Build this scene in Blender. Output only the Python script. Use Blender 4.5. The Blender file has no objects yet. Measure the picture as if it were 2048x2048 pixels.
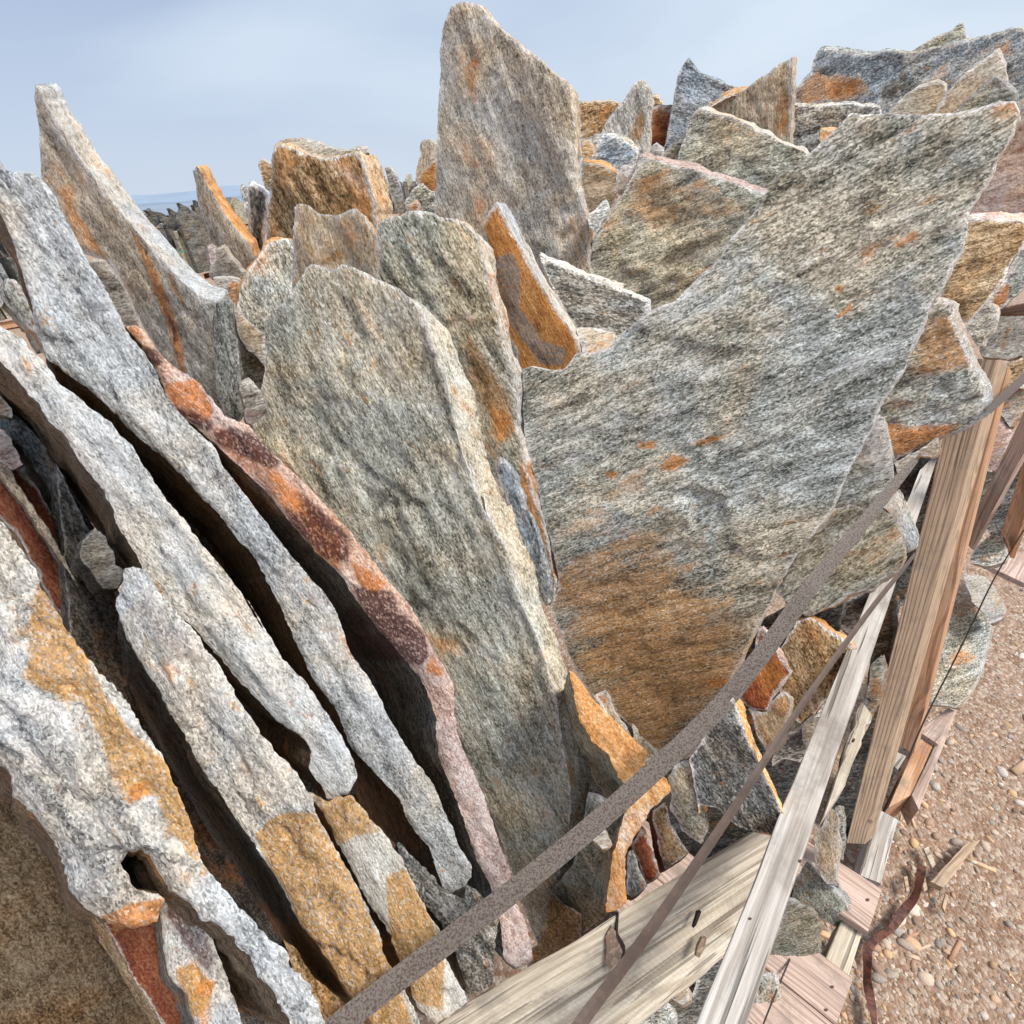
import bpy, math, random
import numpy as np
from mathutils import Vector, Matrix
from mathutils.geometry import delaunay_2d_cdt

# ------------------------------------------------------------------ camera
CAMH = 1.50
F_PX = 1024.0
nad = np.array([115., -1570., -1024.]); nad /= np.linalg.norm(nad)
_up = -nad
_fw = np.array([0, 0, -1.0]); _fh = _fw - _up * _fw.dot(_up); _fh /= np.linalg.norm(_fh)
_rt = np.cross(_fh, _up)
RC = np.array([_rt, _fh, _up])              # camera axes -> world axes
CAM = np.array([0, 0, CAMH])
sc = bpy.context.scene
cd = bpy.data.cameras.new("camera"); cam = bpy.data.objects.new("camera", cd)
sc.collection.objects.link(cam)
M = Matrix([list(r) for r in RC]).to_4x4(); M.translation = Vector(CAM)
cam.matrix_world = M
cd.sensor_width = 36; cd.sensor_height = 36; cd.lens = 18.0
cd.clip_start = 0.02; cd.clip_end = 4000
sc.camera = cam

# ------------------------------------------------------------------ light
SUN_DIR = np.array([0.52, -0.17, 0.84]); SUN_DIR /= np.linalg.norm(SUN_DIR)
sun_el = math.asin(SUN_DIR[2]); sun_az = math.atan2(SUN_DIR[0], SUN_DIR[1])
w = bpy.data.worlds.new("World"); sc.world = w; w.use_nodes = True
nt = w.node_tree; nt.nodes.clear()
out = nt.nodes.new("ShaderNodeOutputWorld"); bg = nt.nodes.new("ShaderNodeBackground")
sky = nt.nodes.new("ShaderNodeTexSky"); sky.sky_type = 'NISHITA'; sky.sun_disc = False
sky.sun_elevation = sun_el; sky.sun_rotation = sun_az; sky.air_density = 1.0; sky.dust_density = 3.0
tc = nt.nodes.new("ShaderNodeTexCoord")
mp = nt.nodes.new("ShaderNodeMapping"); mp.inputs['Scale'].default_value = (1.0, 1.0, 3.2)
cn = nt.nodes.new("ShaderNodeTexNoise"); cn.inputs['Scale'].default_value = 1.9; cn.inputs['Detail'].default_value = 4; cn.inputs['Distortion'].default_value = 0.3; cn.inputs['Roughness'].default_value = 0.45
cr = nt.nodes.new("ShaderNodeValToRGB")
cr.color_ramp.elements[0].position = 0.34; cr.color_ramp.elements[0].color = (2.35, 2.9, 4.0, 1)
cr.color_ramp.elements[1].position = 0.78; cr.color_ramp.elements[1].color = (4.2, 4.8, 5.4, 1)
mx = nt.nodes.new("ShaderNodeMix"); mx.data_type = 'RGBA'; mx.inputs[0].default_value = 0.93
nt.links.new(tc.outputs['Generated'], mp.inputs[0]); nt.links.new(mp.outputs[0], cn.inputs[0])
dx = nt.nodes.new("ShaderNodeVectorMath"); dx.operation = 'DOT_PRODUCT'; dx.inputs[1].default_value = (.30, -.03, .0); nt.links.new(tc.outputs['Generated'], dx.inputs[0])
ad = nt.nodes.new("ShaderNodeMath"); ad.operation = 'ADD'; nt.links.new(cn.outputs[0], ad.inputs[0]); nt.links.new(dx.outputs['Value'], ad.inputs[1]); nt.links.new(ad.outputs[0], cr.inputs[0])
# the overcast pales toward the horizon
sx = nt.nodes.new("ShaderNodeSeparateXYZ"); nt.links.new(tc.outputs['Generated'], sx.inputs[0])
hr = nt.nodes.new("ShaderNodeMapRange"); nt.links.new(sx.outputs[2], hr.inputs[0]); hr.inputs[1].default_value = 0.0; hr.inputs[2].default_value = 0.24; hr.inputs[3].default_value = 0.72; hr.inputs[4].default_value = 0.0
hm = nt.nodes.new("ShaderNodeMix"); hm.data_type = 'RGBA'; hm.inputs[7].default_value = (4.0, 4.55, 5.2, 1)
nt.links.new(hr.outputs[0], hm.inputs[0]); nt.links.new(cr.outputs[0], hm.inputs[6])
nt.links.new(sky.outputs[0], mx.inputs[6]); nt.links.new(hm.outputs[2], mx.inputs[7])
nt.links.new(mx.outputs[2], bg.inputs[0]); bg.inputs[1].default_value = 0.105
nt.links.new(bg.outputs[0], out.inputs[0])
sl = bpy.data.lights.new("sun", 'SUN'); sl.energy = 2.35; sl.angle = math.radians(18); sl.color = (1, .955, .89)
so = bpy.data.objects.new("sun", sl); sc.collection.objects.link(so)
so.rotation_euler = Vector(SUN_DIR).to_track_quat('Z', 'Y').to_euler()
sc.view_settings.view_transform = 'Standard'; sc.view_settings.look = 'None'
sc.view_settings.gamma = 1.0; sc.view_settings.exposure = 0.80
sc.cycles.max_bounces = 5; sc.cycles.diffuse_bounces = 3

# ------------------------------------------------------------------ helpers
def ray(x, y):
    x = np.asarray(x, float); y = np.asarray(y, float)
    v = np.stack([x - 1024, -(y - 1024), -np.full_like(x, F_PX)], -1) / F_PX
    return v @ RC.T
def at_h(x, y, h):
    r = ray(x, y); return CAM + r * ((h - CAMH) / r[..., 2:3])
def at_z(x, y, z): return CAM + ray(x, y) * z

REG = dict(A=(0, 0, 2.76), B=(0, 600, 2.76), C=(0, 1200, 2.273), D=(450, 250, 2.415), E=(1150, 0, 2.1515),
           F=(1400, 600, 2.981), G=(1400, 1200, 2.981), H=(1400, 1500, 2.981), I=(800, 1400, 2.76),
           J=(700, 850, 2.415), K=(500, 1300, 3.22), L=(1150, 100, 4.83), M=(1748, 400, 6.44),
           N=(1798, 650, 3.864), O=(240, 310, 6.0375), T=(760, 270, 9.66), Z=(0, 0, 0.94336), S=(0, 0, 1.0))
def P(s):
    """outline written as survey sheets: 'A:x,y x,y B:x,y'"""
    pts = []; r = REG['S']
    for t in s.split():
        if ':' in t:
            k, t = t.split(':'); r = REG[k]
        if not t: continue
        a, b = t.split(','); pts.append((r[0] + float(a) / r[2], r[1] + float(b) / r[2]))
    return np.array(pts)

def _h(ix, iy, iz, s):
    n = (ix * 374761393 + iy * 668265263 + iz * 2147483647 + s * 1274126177) & 0xffffffff
    n = ((n ^ (n >> 13)) * 1274126177) & 0xffffffff
    n = ((n ^ (n >> 16)) * 2246822519) & 0xffffffff
    return ((n ^ (n >> 15)) & 0xffffff) / float(0xffffff) * 2 - 1
def vnoise(p, s=0):
    p = np.asarray(p, float); i = np.floor(p).astype(np.int64); f = p - i; f = f * f * (3 - 2 * f)
    r = 0
    for dx in (0, 1):
        wx = f[..., 0] if dx else 1 - f[..., 0]
        for dy in (0, 1):
            wy = f[..., 1] if dy else 1 - f[..., 1]
            for dz in (0, 1):
                wz = f[..., 2] if dz else 1 - f[..., 2]
                r = r + wx * wy * wz * _h(i[..., 0] + dx, i[..., 1] + dy, i[..., 2] + dz, s)
    return r
def fbm(p, s=0, o=4, g=.5):
    r = 0; a = 1
    for k in range(o):
        r = r + a * vnoise(np.asarray(p) * 2 ** k, s + k * 17); a *= g
    return r
def chips(x, y, sd):
    """height of broken facets: every jittered cell is a small tilted plane"""
    ix = np.floor(x).astype(np.int64); iy = np.floor(y).astype(np.int64); best = np.full(len(x), 1e9); h = np.zeros(len(x)); z0 = np.zeros_like(ix)
    for dx in (-1, 0, 1):
        for dy in (-1, 0, 1):
            cx, cy = ix + dx, iy + dy
            fx = cx + .5 + .42 * _h(cx, cy, z0, sd); fy = cy + .5 + .42 * _h(cx, cy, z0 + 1, sd); d = (x - fx) ** 2 + (y - fy) ** 2
            hh = _h(cx, cy, z0 + 2, sd) * .8 + _h(cx, cy, z0 + 3, sd) * (x - fx) + _h(cx, cy, z0 + 4, sd) * (y - fy)
            m = d < best; best = np.where(m, d, best); h = np.where(m, hh, h)
    return h
def sdist(q, poly):
    """signed distance to closed polygon, positive inside"""
    a = poly; b = np.roll(poly, -1, 0); d = b - a
    best = np.full(len(q), 1e18); ins = np.zeros(len(q), bool)
    for k in range(len(a)):
        v = q - a[k]; L = max(d[k] @ d[k], 1e-12); t = np.clip((v @ d[k]) / L, 0, 1)
        e = v - t[:, None] * d[k]; best = np.minimum(best, (e * e).sum(1))
        c = ((a[k, 1] > q[:, 1]) != (b[k, 1] > q[:, 1]))
        if abs(d[k, 1]) > 1e-12:
            ins ^= c & (q[:, 0] < d[k, 0] * (q[:, 1] - a[k, 1]) / d[k, 1] + a[k, 0])
    return np.sqrt(best) * np.where(ins, 1, -1)

def tag(o, label=None, cat=None, group=None, kind=None):
    if label: o['label'] = label
    if cat: o['category'] = cat
    if group: o['group'] = group
    if kind: o['kind'] = kind
    return o
def link_mesh(name, V, Fc, mats, parent=None, matidx=None, smooth=True, loc=None, frame=None):
    me = bpy.data.meshes.new(name)
    V = np.asarray(V, float)
    if loc is not None: V = (V - loc) @ (frame if frame is not None else np.eye(3))
    me.from_pydata(V.tolist(), [], Fc)
    for m in mats: me.materials.append(m)
    if matidx is not None: me.polygons.foreach_set('material_index', np.asarray(matidx, np.int32))
    if smooth: me.polygons.foreach_set('use_smooth', np.ones(len(me.polygons), bool))
    me.update()
    o = bpy.data.objects.new(name, me); sc.collection.objects.link(o)
    if loc is not None:
        m = Matrix([list(r) for r in frame]).to_4x4() if frame is not None else Matrix.Identity(4)
        m.translation = Vector(loc)
        if parent: o.parent = parent
        o.matrix_world = m
        if parent: o.matrix_basis = parent.matrix_world.inverted() @ m
    elif parent: o.parent = parent
    return o

# ------------------------------------------------------------------ materials
def N(nt, t, **kw):
    n = nt.nodes.new(t)
    for k, v in kw.items(): setattr(n, k, v)
    return n
def math_(nt, op, a, b=None, clamp=False):
    n = nt.nodes.new("ShaderNodeMath"); n.operation = op; n.use_clamp = clamp
    for i, v in enumerate((a, b)):
        if v is None: continue
        if isinstance(v, (int, float)): n.inputs[i].default_value = v
        else: nt.links.new(v, n.inputs[i])
    return n.outputs[0]
def mixc(nt, f, a, b, blend='MIX'):
    n = nt.nodes.new("ShaderNodeMix"); n.data_type = 'RGBA'; n.blend_type = blend
    for i, v in ((0, f), (6, a), (7, b)):
        if isinstance(v, (int, float)): n.inputs[i].default_value = v
        elif isinstance(v, tuple): n.inputs[i].default_value = (*v, 1) if len(v) == 3 else v
        else: nt.links.new(v, n.inputs[i])
    return n.outputs[2]
def smooth(nt, v, lo, hi):
    n = nt.nodes.new("ShaderNodeMapRange"); n.interpolation_type = 'SMOOTHSTEP'
    nt.links.new(v, n.inputs[0]); n.inputs[1].default_value = lo; n.inputs[2].default_value = hi
    return n.outputs[0]
def noise(nt, vec, scale, detail=4, rough=.6, dist=0.0):
    n = nt.nodes.new("ShaderNodeTexNoise"); nt.links.new(vec, n.inputs['Vector'])
    if isinstance(scale, (int, float)): n.inputs['Scale'].default_value = scale
    else: nt.links.new(scale, n.inputs['Scale'])
    n.inputs['Detail'].default_value = detail; n.inputs['Roughness'].default_value = rough; n.inputs['Distortion'].default_value = dist
    return n.outputs[0]
def mapping(nt, vec, scale, rot=(0, 0, 0), loc=(0, 0, 0)):
    n = nt.nodes.new("ShaderNodeMapping"); nt.links.new(vec, n.inputs[0]); n.inputs['Scale'].default_value = scale
    n.inputs['Rotation'].default_value = rot; n.inputs['Location'].default_value = loc
    return n.outputs[0]

ROCK = {}
def rock(dark, mid, light, rust=(.52, .20, .045), ochre=(.41, .20, .062), darkst=(.07, .025, .025), pale=(.66, .62, .58), lam=7.0, contrast=1.0, bump=1.0, key=None):
    key = (dark, mid, light, rust, ochre, darkst, pale, lam, contrast, bump)
    if key in ROCK: return ROCK[key]
    m = bpy.data.materials.new("rock"); m.use_nodes = True; nt = m.node_tree; nt.nodes.clear()
    L = nt.links.new
    out = N(nt, "ShaderNodeOutputMaterial"); b = N(nt, "ShaderNodeBsdfPrincipled")
    L(b.outputs[0], out.inputs[0])
    tc = N(nt, "ShaderNodeTexCoord"); oi = N(nt, "ShaderNodeObjectInfo")
    sep = N(nt, "ShaderNodeSeparateColor"); L(oi.outputs['Color'], sep.inputs[0])
    off = N(nt, "ShaderNodeVectorMath", operation='MULTIPLY_ADD'); L(tc.outputs['Object'], off.inputs[0]); off.inputs[1].default_value = (1, 1, 1)
    cx = N(nt, "ShaderNodeCombineXYZ")
    for i in range(3): L(math_(nt, 'MULTIPLY', oi.outputs['Random'], (37., 91., 53.)[i]), cx.inputs[i])
    L(cx.outputs[0], off.inputs[2]); co = off.outputs[0]
    # slight warp so that the foliation wavers
    fol = mapping(nt, co, (1, 1.75, 1 + lam * .09))
    fol2 = mapping(nt, co, (.5, 1.4, .6 + lam * .13))
    gs = sep.outputs[0]
    n1 = noise(nt, fol, math_(nt, 'MULTIPLY', gs, 250.), 4, .8, .2)
    vo = N(nt, "ShaderNodeTexVoronoi"); L(fol, vo.inputs['Vector']); L(math_(nt, 'MULTIPLY', gs, 340.), vo.inputs['Scale'])
    vs = N(nt, "ShaderNodeSeparateColor"); L(vo.outputs['Color'], vs.inputs[0])
    n2 = noise(nt, fol2, math_(nt, 'MULTIPLY', gs, 32.), 6, .7, .6)
    n5 = noise(nt, mapping(nt, co, (.30, 2.6, 1.0)), math_(nt, 'MULTIPLY', gs, 62.), 4, .7, .5)
    n3 = noise(nt, co, 6.0, 4, .6, .5)
    n4 = noise(nt, fol2, math_(nt, 'MULTIPLY', gs, 9.), 3, .6, .8)
    v = math_(nt, 'ADD', math_(nt, 'MULTIPLY', vs.outputs[0], .24), math_(nt, 'MULTIPLY', n1, .50))
    v = math_(nt, 'ADD', v, math_(nt, 'MULTIPLY', n2, .50))
    v = math_(nt, 'ADD', v, math_(nt, 'MULTIPLY', n4, .22))
    v = math_(nt, 'ADD', v, math_(nt, 'MULTIPLY', n5, .52))
    v = math_(nt, 'SUBTRACT', v, .97)
    v = math_(nt, 'ADD', math_(nt, 'MULTIPLY', v, 2.15 * contrast), .5, True)
    rp = N(nt, "ShaderNodeValToRGB"); L(v, rp.inputs[0]); e = rp.color_ramp.elements
    e[0].position = .10; e[0].color = (*dark, 1); e[1].position = .92; e[1].color = (*light, 1)
    q = e.new(.48); q.color = (*mid, 1)
    col = rp.outputs[0]
    # warm / cool drift over the slab
    wc = mixc(nt, smooth(nt, n3, .38, .62), (.94, .99, 1.05), (1.12, 1.0, .86))
    col = mixc(nt, 1.0, col, wc, 'MULTIPLY')
    shade = math_(nt, 'ADD', .28, math_(nt, 'MULTIPLY', v, 1.45))
    def stain(col, mask, c, fac=1.0):
        sv = N(nt, "ShaderNodeVectorMath", operation='SCALE'); sv.inputs[0].default_value = c; L(shade, sv.inputs[3])
        return mixc(nt, math_(nt, 'MULTIPLY', mask, math_(nt, 'SUBTRACT', fac, math_(nt, 'MULTIPLY', smooth(nt, vs.outputs[2], .62, .9), .42))), col, sv.outputs[0])
    # scattered rust, amount in object colour G
    rn = math_(nt, 'ADD', math_(nt, 'MULTIPLY', n4, .55), math_(nt, 'MULTIPLY', n3, .45))
    rn = math_(nt, 'ADD', rn, math_(nt, 'MULTIPLY', math_(nt, 'SUBTRACT', n2, .5), .3))
    thr = math_(nt, 'ADD', rn, math_(nt, 'MULTIPLY', sep.outputs[1], .22))
    col = stain(col, smooth(nt, thr, .62, .70), rust, .8)
    # fine rust flecks drawn out along the foliation, denser where the slab is warmer
    nf = noise(nt, mapping(nt, co, (.55, 1.9, 1.2)), math_(nt, 'MULTIPLY', gs, 44.), 4, .7, .4)
    fl = math_(nt, 'ADD', nf, math_(nt, 'MULTIPLY', math_(nt, 'SUBTRACT', n3, .5), .35)); fl = math_(nt, 'ADD', fl, math_(nt, 'MULTIPLY', sep.outputs[1], .06))
    col = stain(col, smooth(nt, fl, .625, .70), ochre, .75)
    at = N(nt, "ShaderNodeAttribute", attribute_name='mask'); asp = N(nt, "ShaderNodeSeparateColor"); L(at.outputs['Color'], asp.inputs[0])
    nn = math_(nt, 'ADD', math_(nt, 'MULTIPLY', n2, .35), math_(nt, 'MULTIPLY', n1, .25)); nn = math_(nt, 'ADD', nn, math_(nt, 'MULTIPLY', n4, .4))
    nn = math_(nt, 'MULTIPLY', math_(nt, 'SUBTRACT', nn, .5), 3.4)
    def msk(ch):
        s = math_(nt, 'ADD', ch, math_(nt, 'MULTIPLY', nn, .8))
        s = smooth(nt, s, .30, .78)
        return math_(nt, 'MULTIPLY', s, smooth(nt, ch, .02, .2))
    col = stain(col, msk(at.outputs['Alpha']), ochre, .86)
    col = stain(col, msk(asp.outputs[0]), rust, .9)
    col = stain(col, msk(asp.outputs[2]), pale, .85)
    col = stain(col, msk(asp.outputs[1]), darkst, .9)
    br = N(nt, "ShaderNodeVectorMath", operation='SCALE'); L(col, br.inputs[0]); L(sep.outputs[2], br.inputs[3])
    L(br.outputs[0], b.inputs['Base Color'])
    L(math_(nt, 'ADD', .55, math_(nt, 'MULTIPLY', n1, .4)), b.inputs['Roughness'])
    b.inputs['Specular IOR Level'].default_value = .35
    hgt = math_(nt, 'ADD', math_(nt, 'MULTIPLY', n1, .55), math_(nt, 'MULTIPLY', n2, 1.0))
    hgt = math_(nt, 'ADD', hgt, math_(nt, 'MULTIPLY', vs.outputs[1], .22))
    hgt = math_(nt, 'ADD', hgt, math_(nt, 'MULTIPLY', n4, 1.0)); hgt = math_(nt, 'ADD', hgt, math_(nt, 'MULTIPLY', n5, .8))
    bp = N(nt, "ShaderNodeBump"); bp.inputs['Strength'].default_value = .85
    L(math_(nt, 'DIVIDE', .0042 * bump, gs), bp.inputs['Distance']); L(hgt, bp.inputs['Height']); L(bp.outputs[0], b.inputs['Normal'])
    ROCK[key] = m; return m

GREY = rock((.040, .042, .034), (.32, .315, .262), (.86, .85, .78))
OLIVE = rock((.062, .058, .038), (.37, .345, .255), (.84, .80, .68))
TAN = rock((.14, .095, .055), (.47, .37, .26), (.80, .70, .56), contrast=.85)
BROWN = rock((.045, .026, .010), (.31, .19, .085), (.68, .52, .34))
BLUE = rock((.035, .042, .048), (.22, .25, .27), (.66, .70, .73))
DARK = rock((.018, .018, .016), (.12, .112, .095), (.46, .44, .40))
TGREY = rock((.11, .092, .07), (.44, .385, .31), (.85, .78, .67), contrast=.9)
PALE = rock((.16, .155, .145), (.58, .565, .53), (.90, .89, .86), lam=12, contrast=.9, bump=1.3)
PALEW = rock((.22, .18, .14), (.62, .55, .45), (.90, .85, .77), ochre=(.46, .235, .055), lam=12, contrast=.9, bump=1.3)
PINK = rock((.20, .11, .09), (.56, .40, .34), (.86, .74, .68), lam=9, contrast=.85, bump=1.2, darkst=(.055, .013, .012), rust=(.50, .17, .04), pale=(.8, .7, .64))
ORNG = rock((.20, .06, .012), (.50, .20, .045), (.72, .40, .15), contrast=.75, darkst=(.22, .19, .165))
ORNE = rock((.38, .15, .045), (.72, .38, .14), (.90, .68, .45), contrast=.8, bump=1.2)
RED = rock((.09, .015, .008), (.26, .06, .022), (.46, .19, .09), contrast=.8)
P2M = rock((.080, .072, .050), (.41, .38, .295), (.86, .82, .71), contrast=.95)
EDGEG = rock((.10, .10, .098), (.44, .435, .42), (.86, .85, .82), ochre=(.46, .235, .055), lam=9, bump=1.3, contrast=.9)
BROWN_SHADE = rock((.018, .011, .005), (.12, .075, .038), (.34, .25, .16))  # brown darkened for strip side walls, gap shade put into the colour
EDGEO = rock((.14, .13, .10), (.56, .54, .46), (.92, .90, .82), lam=11, bump=1.4, contrast=1.0)

def wood(c0, c1, c2, ring=55., gx=1.6, crack=.3, key=None):
    m = bpy.data.materials.new("wood"); m.use_nodes = True; nt = m.node_tree; nt.nodes.clear(); L = nt.links.new
    out = N(nt, "ShaderNodeOutputMaterial"); b = N(nt, "ShaderNodeBsdfPrincipled"); L(b.outputs[0], out.inputs[0])
    tc = N(nt, "ShaderNodeTexCoord"); oi = N(nt, "ShaderNodeObjectInfo")
    cx = N(nt, "ShaderNodeCombineXYZ")
    for i in range(3): L(math_(nt, 'MULTIPLY', oi.outputs['Random'], (17., 9., 5.)[i]), cx.inputs[i])
    off = N(nt, "ShaderNodeVectorMath", operation='ADD'); L(tc.outputs['Object'], off.inputs[0]); L(cx.outputs[0], off.inputs[1])
    co = off.outputs[0]
    warp = noise(nt, mapping(nt, co, (1.2, 4, 4)), 2.0, 2, .5)
    st = mapping(nt, co, (gx, 22, 22))
    fib = noise(nt, mapping(nt, co, (7, 300, 300)), 1.0, 5, .75)
    # cathedral rings: distorted distance from an axis
    sp = N(nt, "ShaderNodeSeparateXYZ"); L(tc.outputs['Object'], sp.inputs[0])
    yy = math_(nt, 'ADD', sp.outputs[1], math_(nt, 'MULTIPLY', math_(nt, 'SUBTRACT', warp, .5), .10))
    zz = math_(nt, 'ADD', sp.outputs[2], math_(nt, 'ADD', .03, math_(nt, 'MULTIPLY', sp.outputs[0], .018)))
    r = math_(nt, 'SQRT', math_(nt, 'ADD', math_(nt, 'POWER', yy, 2.), math_(nt, 'POWER', zz, 2.)))
    wv = math_(nt, 'SINE', math_(nt, 'MULTIPLY', r, ring * 2 * math.pi * 3))
    rings = smooth(nt, wv, -.2, .95)
    big = noise(nt, mapping(nt, co, (3, 12, 12)), 1.6, 4, .6)
    col = mixc(nt, smooth(nt, big, .35, .65), c1, c0)
    col = mixc(nt, math_(nt, 'MULTIPLY', rings, .62), col, c2)
    fv = N(nt, "ShaderNodeVectorMath", operation='SCALE'); L(col, fv.inputs[0]); L(math_(nt, 'ADD', .12, math_(nt, 'MULTIPLY', fib, 1.72)), fv.inputs[3])
    col = fv.outputs[0]
    ck = noise(nt, mapping(nt, co, (3.5, 120, 120)), 1.0, 2, .5)
    ckm = math_(nt, 'MULTIPLY', smooth(nt, ck, .60, .66), crack)
    col = mixc(nt, ckm, col, (.05, .035, .025))
    # dirt and grey patches
    dn = noise(nt, co, 14., 5, .7)
    col = mixc(nt, math_(nt, 'MULTIPLY', smooth(nt, dn, .48, .72), .55), col, (.20, .17, .145))
    L(col, b.inputs['Base Color']); b.inputs['Roughness'].default_value = .85; b.inputs['Specular IOR Level'].default_value = .2
    h = math_(nt, 'ADD', math_(nt, 'MULTIPLY', fib, .6), math_(nt, 'MULTIPLY', rings, -.35))
    h = math_(nt, 'SUBTRACT', h, math_(nt, 'MULTIPLY', ckm, 2.))
    bp = N(nt, "ShaderNodeBump"); bp.inputs['Strength'].default_value = .8; bp.inputs['Distance'].default_value = .0015
    L(h, bp.inputs['Height']); L(bp.outputs[0], b.inputs['Normal'])
    return m
W_CREAM = wood((.66, .58, .46), (.56, .48, .37), (.40, .32, .23), ring=30, crack=.5)
W_WHITE = wood((.60, .56, .51), (.48, .43, .38), (.33, .28, .235), ring=62, crack=.6)
W_TAN = wood((.56, .41, .28), (.50, .36, .25), (.29, .19, .125), ring=56, crack=.35)
W_ORANGE = wood((.62, .33, .18), (.60, .38, .24), (.36, .16, .075), ring=50, crack=.15)
W_PINK = wood((.62, .46, .38), (.54, .40, .33), (.38, .25, .19), ring=50, crack=.4)
W_BROWN = wood((.26, .16, .11), (.22, .14, .10), (.14, .08, .05), ring=50, crack=.4)

def simple(name, col, rough=.5, metal=0., nscale=0, c2=None, lo=.5, hi=.6, bump=0, stretch=(1, 1, 1)):
    m = bpy.data.materials.new(name); m.use_nodes = True; nt = m.node_tree; b = nt.nodes['Principled BSDF']
    b.inputs['Base Color'].default_value = (*col, 1); b.inputs['Roughness'].default_value = rough; b.inputs['Metallic'].default_value = metal
    if nscale:
        tc = N(nt, "ShaderNodeTexCoord"); n = noise(nt, mapping(nt, tc.outputs['Object'], stretch), nscale, 5, .65)
        f = smooth(nt, n, lo, hi); nt.links.new(mixc(nt, f, col, c2), b.inputs['Base Color'])
        if bump:
            bp = N(nt, "ShaderNodeBump"); bp.inputs['Distance'].default_value = bump; nt.links.new(n, bp.inputs['Height']); nt.links.new(bp.outputs[0], b.inputs['Normal'])
    return m
STEEL = simple('strap_steel', (.165, .14, .118), .6, .15, 520, (.075, .045, .034), .44, .60, .0004)
STEELB = simple('strap_brown', (.085, .056, .043), .55, .2, 90, (.11, .07, .05), .45, .65, .0002)
TEAL = simple('strap_teal', (.05, .52, .38), .4)
WIRE = simple('wire', (.07, .055, .05), .5, .5)
RUSTM = simple('rusty_band', (.16, .06, .04), .7, .2, 60, (.06, .025, .02), .45, .6, .0005)

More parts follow.
